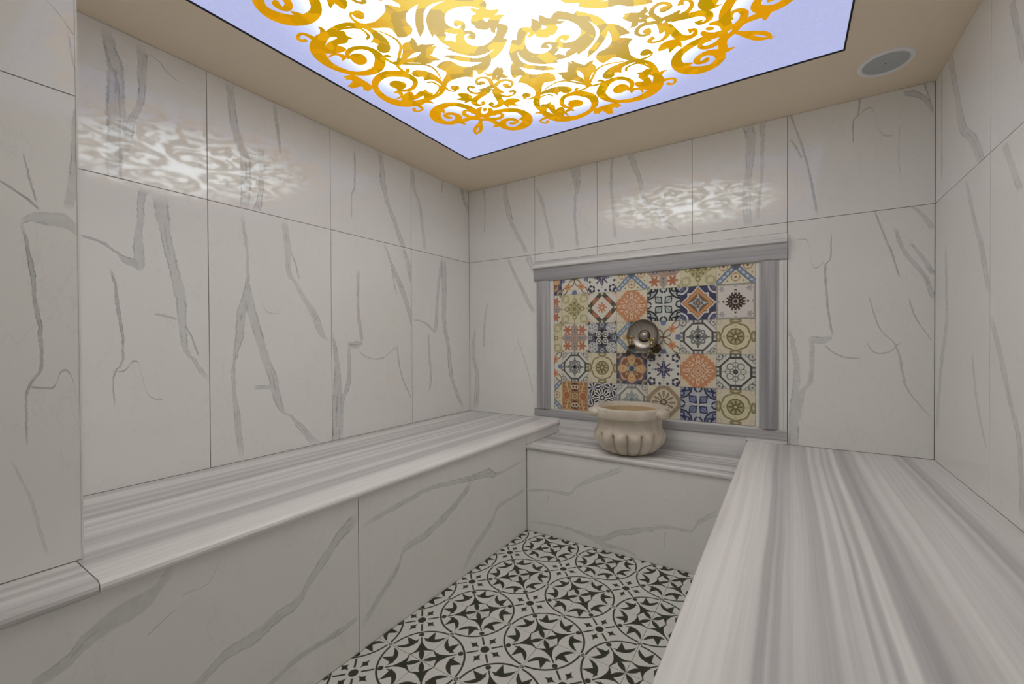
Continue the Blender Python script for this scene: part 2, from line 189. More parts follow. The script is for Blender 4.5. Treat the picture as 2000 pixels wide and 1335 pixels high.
VEINS={'LU3':[('v',0.6,[(-2.1358,1.8286,0.0209),(-2.1368,1.9407,0.025),(-2.1318,2.0272,0.0272),(-2.1309,2.112,0.0293),(-2.13,2.2025,0.0252),(-2.1315,2.2692,0.023),(-2.1473,2.3384,0.0185),(-2.1548,2.4061,0.0163)]),('v',0.9,[(-2.1211,1.8276,0.0038),(-2.1221,1.9463,0.0042),(-2.1206,2.0941,0.0042),(-2.1218,2.1841,0.0038),(-2.1338,2.2398,0.0038),(-2.1538,2.3013,0.0033),(-2.1671,2.3874,0.0028)]),('v',0.65,[(-2.1074,1.9233,0.0043),(-2.0982,1.984,0.0104),(-2.0886,2.0742,0.0131),(-2.0614,2.1502,0.0099),(-2.0541,2.2063,0.0109),(-2.0535,2.2651,0.0136),(-2.0505,2.3487,0.0154),(-2.0545,2.4019,0.0163)]),('v',0.8,[(-1.8897,2.3067,0.0032),(-1.8494,2.3077,0.0028),(-1.931,2.3169,0.0036),(-1.9707,2.339,0.0039),(-2.004,2.3689,0.0048),(-2.0411,2.3804,0.0083)])],'LU2':[('v',0.6,[(-1.6796,1.8352,0.0179),(-1.6722,1.942,0.0219),(-1.6712,2.0472,0.0245),(-1.6957,2.1424,0.0202),(-1.7196,2.2355,0.0173),(-1.7309,2.3325,0.0159),(-1.7422,2.4183,0.0206)]),('v',0.6,[(-1.6241,1.8426,0.0174),(-1.6027,1.9633,0.0109),(-1.5969,2.0732,0.0164),(-1.6008,2.1653,0.0123)]),('v',0.6,[(-1.5047,2.161,0.0039),(-1.5181,2.2636,0.0077),(-1.5269,2.3378,0.0095),(-1.5356,2.4115,0.0076)])],'LU1':[('v',0.6,[(-1.0939,1.9301,0.0029),(-1.0926,2.0714,0.0059),(-1.0699,2.1425,0.0089),(-1.0686,2.2719,0.0074),(-1.0707,2.3614,0.0074)]),('v',0.55,[(-0.6594,1.7999,0.0231),(-0.6969,1.8516,0.0226),(-0.7603,1.9823,0.0163),(-0.8297,2.1196,0.0156),(-0.8629,2.2345,0.0221),(-0.8704,2.3422,0.0169),(-0.8914,2.4167,0.015)])],'LU0':[('v',0.5,[(-0.4915,1.8443,0.0148),(-0.5172,2.0237,0.0125),(-0.5367,2.1562,0.0145),(-0.5963,2.2749,0.016),(-0.6148,2.4178,0.0118)]),('v',0.6,[(0.0147,2.2511,0.0193),(-0.055,2.3372,0.0213),(-0.0936,2.4376,0.0235)]),('v',0.5,[(-0.321,2.3109,0.007),(-0.3036,2.4295,0.007)])],'LL3':[('v',0.6,[(-2.0628,1.4841,0.0061),(-2.0689,1.5522,0.0181),(-2.0682,1.6213,0.0136),(-2.0637,1.7011,0.0099),(-2.0599,1.7761,0.0106),(-2.038,1.8272,0.0233)]),('v',0.55,[(-1.8267,1.0176,0.0114),(-1.8545,1.0639,0.0111),(-1.886,1.12,0.0081),(-1.9209,1.1852,0.0105),(-1.927,1.27,0.0139),(-1.9321,1.3649,0.0173),(-1.9441,1.4583,0.0188),(-1.9643,1.5494,0.0184),(-1.9799,1.6394,0.0181),(-1.9898,1.7192,0.0228),(-2.0025,1.8228,0.0274)]),('h',0.75,[(-2.2361,1.5976,0.0045),(-2.1909,1.5887,0.0046),(-2.1331,1.5508,0.0067),(-2.1155,1.5299,0.0116),(-2.0602,1.5092,0.0218)]),('v',0.75,[(-2.146,0.9502,0.0028),(-2.1488,1.0172,0.0021),(-2.1447,1.0834,0.0035),(-2.1267,1.1158,0.005),(-2.1204,1.1685,0.0043),(-2.1252,1.2647,0.0064),(-2.1349,1.3599,0.0085),(-2.1413,1.4259,0.0063),(-2.1546,1.4905,0.0055)]),('h',0.6,[(-2.1411,1.0879,0.0029),(-2.1198,1.0894,0.0039),(-2.0828,1.1284,0.0049),(-2.0646,1.0681,0.003),(-2.0384,0.9807,0.003),(-1.9947,0.9603,0.0031)]),('v',0.8,[(-1.8722,1.1412,0.0046),(-1.894,1.2172,0.0045),(-1.9199,1.2808,0.0052)]),('h',0.5,[(-2.0234,1.3179,0.0081),(-1.9954,1.3143,0.0082),(-1.9456,1.301,0.0084)])],'LL2':[('v',0.6,[(-1.6995,0.6342,0.0045),(-1.7096,0.7108,0.0133),(-1.7174,0.8207,0.0133),(-1.7294,0.9401,0.0087),(-1.7328,1.0381,0.007),(-1.7232,1.1352,0.0088),(-1.7063,1.2332,0.0178),(-1.6963,1.342,0.0197),(-1.6709,1.4432,0.0165),(-1.6674,1.5135,0.0074),(-1.6692,1.613,0.0055),(-1.6818,1.7298,0.0073),(-1.6916,1.8263,0.0054)]),('v',0.55,[(-1.3206,0.6278,0.0242),(-1.4075,0.7355,0.0227),(-1.4624,0.8108,0.0098),(-1.5152,0.851,0.0125),(-1.5402,0.9391,0.0225),(-1.5596,1.0356,0.0221),(-1.5934,1.131,0.0196),(-1.626,1.2543,0.0209),(-1.6577,1.3743,0.0222),(-1.6705,1.4832,0.0092)]),('v',0.5,[(-1.2342,1.196,0.0103),(-1.2842,1.237,0.0173),(-1.3318,1.3506,0.0215),(-1.3894,1.437,0.016),(-1.4337,1.51,0.0111),(-1.4713,1.5706,0.0129),(-1.4776,1.699,0.0171),(-1.4922,1.8353,0.0137)]),('v',0.7,[(-1.4168,1.534,0.0045),(-1.4328,1.6088,0.0055),(-1.4595,1.6807,0.0043)]),('h',0.4,[(-1.6191,1.4788,0.0031),(-1.5815,1.3535,0.0031),(-1.5363,1.3455,0.0032),(-1.4986,1.492,0.0021)]),('h',0.5,[(-1.6428,0.9807,0.0081),(-1.6046,0.977,0.0093),(-1.5552,0.9723,0.0094)])],'LL1':[('v',0.6,[(-1.2052,0.6139,0.0218),(-1.2027,0.7379,0.0273),(-1.1988,0.862,0.0301),(-1.195,0.9737,0.0219),(-1.1969,1.0611,0.0178),(-1.2095,1.1733,0.0108),(-1.2221,1.2597,0.004)]),('v',0.65,[(-1.0259,1.1971,0.0092),(-1.0404,1.289,0.0106),(-1.054,1.4452,0.009),(-1.0525,1.6017,0.009),(-1.0446,1.6419,0.0045)]),('v',0.6,[(-1.1789,0.6335,0.0111),(-1.1656,0.8579,0.014),(-1.1367,0.918,0.0143),(-1.1168,1.0441,0.013),(-1.1198,1.1912,0.0087)]),('h',0.6,[(-1.1299,1.1849,0.0102),(-1.0789,1.1818,0.0207),(-1.0214,1.1945,0.0106)]),('v',0.6,[(-0.6153,1.2998,0.0119),(-0.6627,1.446,0.0192),(-0.7274,1.5861,0.0222),(-0.7985,1.7194,0.0106),(-0.8581,1.8417,0.0068)]),('v',0.5,[(-0.6224,1.5978,0.0158),(-0.6504,1.7276,0.0213),(-0.6971,1.837,0.0169)]),('h',0.5,[(-1.0568,1.1516,0.0065),(-0.9879,1.1035,0.0053),(-0.9155,1.09,0.0055),(-0.8216,1.1257,0.0042),(-0.7587,1.1743,0.0057)]),('v',0.5,[(-0.6298,0.7998,0.0059),(-0.7236,0.9926,0.0074),(-0.7587,1.1814,0.0073)]),('v',0.5,[(-0.7556,1.5113,0.0073),(-0.773,1.5809,0.0072),(-0.7987,1.6911,0.0071)])],'LL0':[('v',0.55,[(-0.0704,0.6369,0.0213),(-0.1725,0.8209,0.0177),(-0.2332,0.9769,0.0196),(-0.2559,1.1602,0.0169),(-0.3013,1.4056,0.0212),(-0.2945,1.6346,0.0284),(-0.3042,1.8531,0.0235)]),('v',0.6,[(-0.4102,1.2574,0.0222),(-0.3896,1.3055,0.018),(-0.3695,1.5302,0.0136),(-0.3208,1.826,0.0116)]),('v',0.6,[(-0.4645,0.8347,0.0108),(-0.4463,0.9271,0.0087),(-0.4557,1.0846,0.0108),(-0.467,1.2645,0.0108)]),('h',0.6,[(-0.6148,1.3521,0.0045),(-0.513,1.3409,0.0062),(-0.4276,1.2888,0.0126),(-0.3832,1.2658,0.0096)])],'BU0':[('v',0.6,[(0.1467,2.0634,0.0046),(0.1644,2.1252,0.0069),(0.1654,2.2627,0.0069),(0.1492,2.4262,0.0058)]),('v',0.5,[(0.5577,1.8522,0.0203),(0.5172,1.9349,0.0185),(0.4554,2.039,0.0168),(0.3977,2.1532,0.015),(0.3664,2.3092,0.0216),(0.3596,2.4349,0.0195)]),('v',0.7,[(0.4295,2.1219,0.0053),(0.4088,2.2133,0.0053),(0.3772,2.3073,0.0054)])],'BU1':[('v',0.5,[(0.7715,1.8453,0.0151),(0.7644,1.9379,0.0171),(0.7457,2.0156,0.0095),(0.7174,2.112,0.0087),(0.6985,2.1991,0.0136),(0.6355,2.346,0.0079)]),('v',0.55,[(0.9762,1.8382,0.0106),(0.9617,1.9689,0.0089),(0.9533,2.0911,0.0089),(0.9582,2.2031,0.0098),(0.9717,2.2649,0.0194),(0.9675,2.33,0.0309),(0.9547,2.4292,0.0399)])],'BU2':[('v',0.55,[(1.2517,1.8675,0.0064),(1.24,1.9687,0.0096),(1.2324,2.1079,0.0096),(1.2223,2.2402,0.0097),(1.2251,2.3547,0.0064),(1.2414,2.4353,0.0144)]),('v',0.5,[(1.6513,1.8592,0.0171),(1.5749,1.9416,0.0177),(1.5107,2.0313,0.0145),(1.4522,2.0777,0.0133),(1.4301,2.1628,0.0112),(1.4078,2.256,0.0135),(1.3777,2.3441,0.019),(1.3396,2.4388,0.0216)])],'BU3':[('v',0.5,[(2.0393,1.8379,0.0208),(2.0289,1.9995,0.0234),(2.0392,2.1427,0.0181),(2.0496,2.2852,0.0232),(2.0289,2.4353,0.0286)]),('v',0.5,[(2.0855,1.8744,0.0076),(2.1056,2.1575,0.0076),(2.1106,2.3989,0.0125),(2.1553,2.4349,0.0394)])],'BU4':[('v',0.55,[(2.3638,1.8574,0.0075),(2.3411,2.0116,0.0088),(2.3157,2.1526,0.0076),(2.2835,2.2816,0.0077),(2.2576,2.3646,0.0065),(2.2352,2.4475,0.0066)]),('v',0.5,[(2.2965,2.1721,0.0064),(2.2642,2.2482,0.0078),(2.2353,2.2937,0.0053)]),('v',0.65,[(2.5133,2.195,0.0023),(2.5154,2.3098,0.0046),(2.5348,2.3475,0.0046),(2.5415,2.4386,0.0046)]),('h',0.5,[(2.5211,2.3226,0.0043),(2.5801,2.3631,0.0057),(2.6114,2.2555,0.0042),(2.6389,2.2091,0.0042),(2.6767,2.2008,0.0028)]),('h',0.6,[(2.708,2.3947,0.011),(2.7599,2.3721,0.0136),(2.8005,2.3195,0.0188),(2.8206,2.2668,0.0214)]),('v',0.7,[(2.8156,2.2883,0.003),(2.7984,2.3603,0.003),(2.7831,2.4255,0.004)]),('v',0.35,[(2.7006,1.9976,0.0021),(2.6929,2.0821,0.0021),(2.6957,2.247,0.0021)])],'BL0':[('v',0.6,[(0.6168,1.4051,0.0177),(0.5141,1.5911,0.0183),(0.436,1.7335,0.0141),(0.3845,1.8447,0.0096)]),('v',0.5,[(0.614,1.7176,0.0222),(0.5611,1.8566,0.0226)]),('v',0.5,[(0.1468,1.1434,0.0103),(0.153,1.3077,0.0103),(0.1851,1.5112,0.0076)]),('v',0.5,[(0.0543,0.6418,0.0265),(0.0773,0.8935,0.0211),(0.0418,1.1011,0.016),(0.0592,1.3096,0.0106)]),('v',0.4,[(0.6093,0.8015,0.0067),(0.5564,0.9912,0.0068),(0.4658,1.2232,0.007)])],'BL4':[('v',0.5,[(2.2591,0.5936,0.0236),(2.2589,0.7485,0.0236),(2.2653,0.9036,0.0183),(2.2717,1.0274,0.0156),(2.2586,1.1505,0.0118),(2.2335,1.2745,0.0053)]),('v',0.6,[(2.2811,0.7506,0.0078),(2.2977,0.921,0.0116),(2.336,0.984,0.0114),(2.3421,1.1207,0.0113),(2.3332,1.2192,0.0076)]),('v',0.65,[(2.4309,1.2108,0.0048),(2.4162,1.3151,0.0073),(2.4038,1.4496,0.0073),(2.3975,1.5842,0.0061),(2.4218,1.6263,0.0048),(2.424,1.7666,0.0024)]),('h',0.55,[(2.3319,1.204,0.0152),(2.3795,1.1962,0.018),(2.4309,1.2108,0.0074)]),('h',0.6,[(2.3919,1.1737,0.0075),(2.4646,1.1149,0.0059),(2.5464,1.1017,0.0043)]),('v',0.6,[(2.6975,1.5002,0.0042),(2.6619,1.6429,0.0065),(2.629,1.7453,0.0055),(2.599,1.8487,0.0067)]),('v',0.6,[(2.8212,1.3826,0.008),(2.7928,1.4925,0.0101),(2.7518,1.5642,0.0103),(2.7099,1.6373,0.0084),(2.6778,1.7524,0.0054)]),('v',0.55,[(2.8209,1.5036,0.01),(2.7824,1.5883,0.0081),(2.736,1.6686,0.0052)]),('v',0.5,[(2.8202,1.7185,0.01),(2.7818,1.7915,0.0102),(2.7355,1.8536,0.0094)]),('v',0.5,[(2.8188,1.1875,0.003),(2.7524,1.3179,0.0041),(2.7315,1.4012,0.0042)]),('v',0.5,[(2.8229,0.8166,0.005),(2.7742,0.8804,0.0041),(2.7221,0.9734,0.0053),(2.7114,1.0284,0.0074),(2.6845,1.1669,0.0053),(2.6246,1.2517,0.0044),(2.5741,1.4387,0.0023)]),('h',0.5,[(2.5667,1.1954,0.0057),(2.6227,1.1314,0.0057),(2.7057,1.1878,0.0042)]),('h',0.45,[(2.2646,1.7427,0.0046),(2.3161,1.7361,0.0046),(2.3541,1.5808,0.0045),(2.3974,1.614,0.0045)])],'RU0':[('v',0.5,[(-0.6373,1.721,0.0202),(-0.5773,1.8038,0.0289),(-0.4808,1.9423,0.0361),(-0.3513,2.0585,0.0367),(-0.3031,2.1782,0.0289),(-0.1996,2.4266,0.0265)]),('v',0.6,[(-0.0955,1.9147,0.0117),(-0.0888,2.4266,0.0117)])],'RU1':[('v',0.5,[(-0.8707,2.0122,0.015),(-0.8336,2.1299,0.0184),(-0.7835,2.2612,0.0196)])],'RL0':[('v',0.5,[(-0.625,1.3553,0.0137),(-0.5627,1.5202,0.0221),(-0.4845,1.655,0.016),(-0.3989,1.8257,0.0131)]),('v',0.5,[(-0.0387,0.7513,0.0247),(-0.078,0.9995,0.0239),(-0.1338,1.1846,0.0227),(-0.1712,1.3087,0.0164),(-0.156,1.6295,0.0111)]),('v',0.45,[(-0.6146,0.8061,0.007),(-0.5126,0.9926,0.0117),(-0.4706,1.156,0.0081)])],'RL1':[('v',0.5,[(-0.8525,1.6429,0.018),(-0.74,1.8322,0.0208)]),('v',0.5,[(-0.8773,0.6491,0.015),(-0.8485,0.908,0.0156),(-0.7934,0.9987,0.0168),(-0.7338,1.1224,0.0211),(-0.636,1.2848,0.0169)])],'PL':[('v',0.6,[(-2.3921,1.5429,0.0092),(-2.3829,1.6119,0.0093),(-2.3773,1.6996,0.008),(-2.3749,1.8151,0.0034)]),('h',0.55,[(-2.4721,1.4936,0.0053),(-2.4455,1.5108,0.0127),(-2.4148,1.5137,0.0186),(-2.3747,1.4947,0.0135)]),('v',0.7,[(-2.4677,0.9465,0.0023),(-2.4678,1.0497,0.0023),(-2.4585,1.1027,0.0035),(-2.4417,1.1653,0.0042),(-2.4434,1.2383,0.0054),(-2.4505,1.3106,0.0054),(-2.4557,1.3823,0.0065),(-2.4611,1.4353,0.0041),(-2.4704,1.4958,0.0035)]),('h',0.8,[(-2.5232,1.5976,0.0034),(-2.502,1.5832,0.0035),(-2.4686,1.5584,0.0045),(-2.4393,1.5305,0.0055)]),('h',0.7,[(-2.4615,1.0939,0.0027),(-2.4253,1.0877,0.0037),(-2.4026,1.1308,0.0038),(-2.3792,1.038,0.0029)]),('v',0.55,[(-2.447,1.5466,0.0024),(-2.4565,1.6068,0.0018),(-2.4676,1.6609,0.0012)]),('v',0.25,[(-2.4356,0.6667,0.0037),(-2.4642,0.8239,0.0035),(-2.4919,0.9209,0.0028)])],'PU':[('v',0.6,[(-2.3777,1.9987,0.0011),(-2.3938,2.0239,0.0011),(-2.4096,2.0447,0.0011),(-2.425,2.0573,0.0013)]),('v',0.4,[(-2.3725,1.8269,0.0022),(-2.3732,1.8942,0.0022),(-2.3824,1.9446,0.0017),(-2.3846,1.9944,0.0016)])],'F2':[('h',0.55,[(-2.5061,0.4356,0.0115),(-2.4848,0.4508,0.0122),(-2.4429,0.4656,0.0156),(-2.4083,0.4957,0.0191),(-2.3525,0.5248,0.0252),(-2.2912,0.5403,0.021),(-2.2557,0.5787,0.0159),(-2.2348,0.5976,0.0161)]),('h',0.5,[(-2.2266,0.232,0.0128),(-2.1875,0.2426,0.0155),(-2.1242,0.277,0.0162),(-2.0369,0.2872,0.0212),(-1.9791,0.3078,0.0192),(-1.9025,0.3222,0.0173),(-1.8648,0.3688,0.0206),(-1.8011,0.4294,0.0229),(-1.7236,0.4991,0.0271),(-1.6588,0.528,0.0247)]),('h',0.55,[(-2.0387,0.1017,0.0053),(-1.9942,0.1073,0.0068),(-1.8671,0.1332,0.0103),(-1.7621,0.1296,0.0109),(-1.6625,0.1364,0.0049)]),('h',0.5,[(-2.2964,0.4435,0.0017),(-2.2336,0.4811,0.0017)]),('h',0.35,[(-2.2239,0.5109,0.0023),(-2.1748,0.5096,0.0018),(-2.1268,0.5731,0.0019)])],'F1':[('h',0.55,[(-1.6655,0.4765,0.0037),(-1.5673,0.4938,0.0105),(-1.4134,0.5081,0.0106),(-1.297,0.5186,0.0089),(-1.1446,0.504,0.0111),(-0.9703,0.4832,0.0153),(-0.8296,0.4708,0.0233),(-0.7378,0.4414,0.0074),(-0.4495,0.4551,0.0051)]),('h',0.5,[(-1.662,0.0879,0.015),(-1.5624,0.168,0.0171),(-1.4697,0.2441,0.0192),(-1.4335,0.3046,0.0168),(-1.3191,0.3152,0.0176),(-1.1803,0.354,0.0187),(-1.0612,0.41,0.0197),(-0.9704,0.4662,0.0204)]),('h',0.45,[(-1.071,0.0115,0.0114),(-0.9737,0.1013,0.0204),(-0.8021,0.1914,0.0181),(-0.7395,0.2519,0.0148),(-0.5891,0.2596,0.0097),(-0.4454,0.265,0.0102)])],'K1':[('h',0.45,[(0.8099,0.2493,0.0096),(0.9753,0.2791,0.0066),(1.1074,0.2835,0.0117),(1.1572,0.3311,0.0115),(1.2535,0.392,0.0151),(1.3588,0.4402,0.0159),(1.4596,0.4984,0.015)]),('h',0.45,[(0.8105,0.0502,0.0034),(1.0117,0.0744,0.0046),(1.1421,0.0713,0.009),(1.259,0.0574,0.0138),(1.4214,0.1203,0.0182),(1.5728,0.1732,0.0141),(1.709,0.2157,0.0091),(1.7952,0.2185,0.0083),(1.8423,0.2761,0.0121),(1.9479,0.3528,0.0161)]),('h',0.4,[(1.259,0.0448,0.0113),(1.3576,0.0347,0.0111),(1.4522,0.0341,0.0072),(1.5371,0.0083,0.0047)]),('v',0.3,[(0.9559,0.1889,0.0061),(0.9751,0.2525,0.006)]),('v',0.3,[(1.67,0.1008,0.0034),(1.6758,0.1881,0.0067)])]}
# ------------------------------------------------------------------ surface materials
def vein_material(name, axis, sc_, zc, veins, seed, warm=0.0):
    """polished porcelain with grey veins. axis: 0 = x runs along the wall, 1 = y. sc_, zc: tile centre."""
    mm, t, b = new_mat(name, .05, .65)
    xyz = objxyz(t); s, z = xyz[axis], xyz[2]
    vec = comb(t, s, z, 0)
    wob = noise(t, vec, 16, 4, .65, seed) - .5
    wob2 = noise(t, vec, 60, 2, .6, seed+5) - .5
    wob3 = noise(t, vec, 130, 2, .6, seed+7) - .5
    wrp = wob*.024 + wob2*.013 + wob3*.007
    edge = smooth(noise(t, vec, 11, 2, .5, seed+3), .42, .62)*.75
    core = smooth(noise(t, vec, 8, 2, .5, seed+6), .50, .66)*.7
    acc = None
    for run, st, pts in veins:
        if run == 'v': tt, cc, ti, ci, t_c, c_c = z, s, 1, 0, zc, sc_
        else: tt, cc, ti, ci, t_c, c_c = s, z, 0, 1, sc_, zc
        T = [q[ti]-t_c for q in pts]; C = [q[ci]-c_c for q in pts]; Wd = [max(q[2], .0012) for q in pts]
        t0, t1 = T[0], T[-1]; c0, c1 = min(C), max(C)
        if t1-t0 < .01: continue
        if c1-c0 < .004: c1 = c0+.004
        if max(Wd) < .009: Wd = [q*.62 for q in Wd]; st = min(1.0, st*1.45)       # hairlines: finer and darker
        wm = max(Wd)
        n = t.nodes.new('ShaderNodeRGBCurve'); mp = n.mapping; mp.use_clip = False; mp.extend = 'HORIZONTAL'
        xs = [(q-t0)/(t1-t0) for q in T]
        for ch, ys in ((0, [(q-c0)/(c1-c0) for q in C]), (1, [q/wm for q in Wd])):
            cv = mp.curves[ch]
            keep = [(xs[0], ys[0])]
            for x_, y_ in zip(xs[1:], ys[1:]):
                if x_ - keep[-1][0] > .004: keep.append((x_, y_))
            cv.points[0].location = keep[0]; cv.points[1].location = keep[-1]
            for q in keep[1:-1]: cv.points.new(*q)
            for pt in cv.points: pt.handle_type = 'AUTO_CLAMPED'
        cv = mp.curves[2]
        cv.points[0].location = (0, 0); cv.points[1].location = (1, 0)
        cv.points.new(.07, 1); cv.points.new(.93, 1)
        for pt in cv.points: pt.handle_type = 'VECTOR'
        mp.update()
        tn = mt(t, 'MULTIPLY_ADD', tt, 1/(t1-t0), -t0/(t1-t0))
        t.links.new(comb(t, tn, tn, tn), n.inputs['Color'])
        sp = t.nodes.new('ShaderNodeSeparateColor'); t.links.new(n.outputs[0], sp.inputs[0])
        R, G, B = (S(o, t) for o in sp.outputs)
        d = ab(cc - mt(t, 'MULTIPLY_ADD', R, c1-c0, c0) + wrp*min(1.0, .30+wm*22))
        w = mt(t, 'MULTIPLY_ADD', G, wm, .0006)
        dw = d/w
        k = (smooth(dw, 1.15, .8)*.56 + smooth(ab(dw-.80), .24, .0)*edge + smooth(dw, .28, .0)*core)*B*st
        acc = k if acc is None else mx(acc, k)
    # faint hairline veining of the print itself
    nv = noise(t, comb(t, s*1.0, z*.45, seed), 5.5, 5, .6, seed*1.7)
    hair = smooth(ab(nv-.5), .010, .0)*.07
    mot = noise(t, vec, 2.5, 2, .5, seed+2)
    base = mixc(t, mot, (.845, .842, .815, 1), (.885, .882, .857, 1))
    a = hair if acc is None else mx(hair, acc)
    mod = noise(t, vec, 38, 4, .7, seed+9)
    a = mn(a*(mod*1.3+.25), 1.0)
    setcol(t, b, mixc(t, a, base, (.31, .335, .365, 1)))
    return mm

def stripe_material(name, across, along, curve=None, span=(0, 1), fine=70, seed=0.0, light=(.90, .89, .88), dark=(.44, .435, .445), rough=.3):
    """banded grey-white marble; stripes run along one axis. curve: traced tone along the cross axis (0 dark .. 1 light)"""
    mm, t, b = new_mat(name, rough, .4)
    xyz = objxyz(t); a, l = xyz[across], xyz[along]; o = xyz[3-across-along]
    wv = noise(t, comb(t, a*1.5, l*.9, seed), 1.0, 2, .5, seed) - .5
    ax = a + wv*.03 + o*.6
    f1 = noise(t, comb(t, ax*fine, l*.55, seed), 1.0, 4, .62, seed+1)
    f2 = noise(t, comb(t, ax*fine*.28, l*.35, seed+3), 1.0, 3, .55, seed+2)
    if curve:
        n = t.nodes.new('ShaderNodeFloatCurve'); cv = n.mapping.curves[0]; n.mapping.extend = 'HORIZONTAL'
        cv.points[0].location = curve[0]; cv.points[1].location = curve[-1]
        for q in curve[1:-1]: cv.points.new(*q)
        n.mapping.update()
        xn = (ax - span[0])/(span[1]-span[0])
        t.links.new(xn.s, n.inputs['Value'])
        tone = mt(t, 'ADD', S(n.outputs[0], t), (f1-.5)*.95 + (f2-.5)*.35, clamp=True)
    else:
        tone = smooth(f2*.55 + f1*.45, .36, .62)
    c = mixc(t, tone, dark+(1,), light+(1,))
    warm = noise(t, comb(t, ax*14, l*.8, seed), 1.0, 2, .5, seed+7)
    c = mixc(t, smooth(warm, .5, .75)*.35, c, (.52, .475, .46, 1))
    setcol(t, b, c)
    return mm

grout, _t, _b = new_mat('tile_grout', .9, .2, color=(.30, .28, .25, 1))
ceil_m, _t, _b = new_mat('ceiling_paint', .75, .3, color=(.87, .75, .59, 1))
_n = noise(_t, None, 30, 3); bump(_t, _b, _n, .04)
white_m, _t, _b = new_mat('white_edge_trim', .3, .5, color=(.80, .79, .77, 1))
black_m, _t, _b = new_mat('black_profile', .6, .3, color=(.012, .012, .014, 1))
core_m, _t, _b = new_mat('bench_masonry', .9, .2, color=(.35, .34, .32, 1))

# ------------------------------------------------------------------ the setting
TH = .006                                   # tile thickness = joint depth
J = .0016                                   # half joint width
def wall(name, lo, hi, label):
    return struct(box(name, lo, hi, grout, org=(0, 0, 0)), label, 'wall')
wl = wall('wall_left', (-.12, YF-.12, 0), (-TH, .12, H), 'left wall of large white marble-look tiles with grey veins')
wb = wall('wall_back', (-TH, TH, 0), (W+TH, .12, H), 'back wall of white marble-look tiles around the patterned tile niche')
wr = wall('wall_right', (W+TH, YF-.12, 0), (W+.12, .12, H), 'right wall of white marble-look tiles behind the wide striped bench')
wf = wall('wall_front', (-TH, YF-.12, 0), (W+TH, YF-TH, H), 'front wall of white marble-look tiles behind the viewer')
wp = wall('wall_pier', (-TH+.001, YF-TH, ZL), (XP-TH, YP-TH, H), 'projecting wall pier of white marble-look tile at far left')
_seed = [1.0]
def wtile(parent, side, s0, s1, z0, z1, key=None):
    s0, s1, z0, z1 = s0+J, s1-J, z0+J, z1-J
    c, zc = (s0+s1)/2, (z0+z1)/2
    _seed[0] += 3.17
    ax = {'L': 1, 'R': 1, 'P': 1, 'B': 0, 'N': 0, 'E': 0}[side]
    vs_ = VEINS.get(key, [])
    mat = vein_material('veined_tile', ax, c, zc, vs_, _seed[0])
    lohi = {'L': ((-TH, s0, z0), (0, s1, z1)), 'R': ((W, s0, z0), (W+TH, s1, z1)), 'P': ((XP-TH, s0, z0), (XP, s1, z1)),
            'B': ((s0, 0, z0), (s1, TH, z1)), 'N': ((s0, YF-TH, z0), (s1, YF, z1)), 'E': ((s0, YP-TH, z0), (s1, YP, z1))}[side]
    return box('tile', lohi[0], lohi[1], mat, parent)
LC = [0, -.6243, -1.23, -1.83, -2.43]
for i in range(4):
    wtile(wl, 'L', LC[i+1] if i < 3 else YP-.0, LC[i], ZL, ZJ, 'LL%d' % i)
    wtile(wl, 'L', LC[i+1] if i < 3 else YP-.0, LC[i], ZJ, H, 'LU%d' % i)
BC = [0, .6266, 1.121, 1.7355, 2.2285, W]
NZ = 1.786                                  # top of the niche lintel
for i in range(5):
    wtile(wb, 'B', BC[i], BC[i+1], ZJ, H, 'BU%d' % i)
wtile(wb, 'B', BC[0], BC[1], ZL, ZJ, 'BL0')
wtile(wb, 'B', BC[4], BC[5], ZR, ZJ, 'BL4')
for i in (1, 2, 3): wtile(wb, 'B', BC[i], BC[i+1], NZ, ZJ, 'BM%d' % i)
RC = [0, -.634, -1.234, -1.834, -2.434, -3.034, YF]
for i in range(6):
    wtile(wr, 'R', RC[i+1], RC[i], ZR, ZJ, 'RL%d' % i)
    wtile(wr, 'R', RC[i+1], RC[i], ZJ, H, 'RU%d' % i)
PC = [YP, YP-.6, YF]
for i in range(2):
    wtile(wp, 'P', PC[i+1], PC[i], ZL, ZJ, 'PL' if i == 0 else None)
    wtile(wp, 'P', PC[i+1], PC[i], ZJ, H, 'PU' if i == 0 else None)
wtile(wp, 'E', 0, XP-TH, ZL, ZJ); wtile(wp, 'E', 0, XP-TH, ZJ, H)
NC = [XP, 1.2, 1.8, 2.4, W]
for i in range(4):
    wtile(wf, 'N', NC[i], NC[i+1], ZL if i in (0, 3) else 0, ZJ); wtile(wf, 'N', NC[i], NC[i+1], ZJ, H)
struct(box('trim_1', (XP-.004, YP-.0025, ZL), (XP+.001, YP+.0015, H-.001), white_m), 'thin white edge strip on the corner of the wall pier', 'edge trim')

# ceiling: a painted border around the luminous panel
bm = bmesh.new()
G = .007
for lo, hi in (((0-.1, YF-.1), (PX0-G, .1)), ((PX1+G, YF-.1), (W+.1, .1)), ((PX0-G, PY1+G), (PX1+G, .1)), ((PX0-G, YF-.1), (PX1+G, PY0-G))):
    r = bmesh.ops.create_cube(bm, size=1)
    for v in r['verts']:
        v.co = Vector(((lo[0]+hi[0])/2+v.co.x*(hi[0]-lo[0]), (lo[1]+hi[1])/2+v.co.y*(hi[1]-lo[1]), H+.05+v.co.z*.1))
struct(bm_obj('ceiling', bm, ceil_m, smooth_=False), 'beige painted ceiling border framing the luminous panel', 'ceiling')

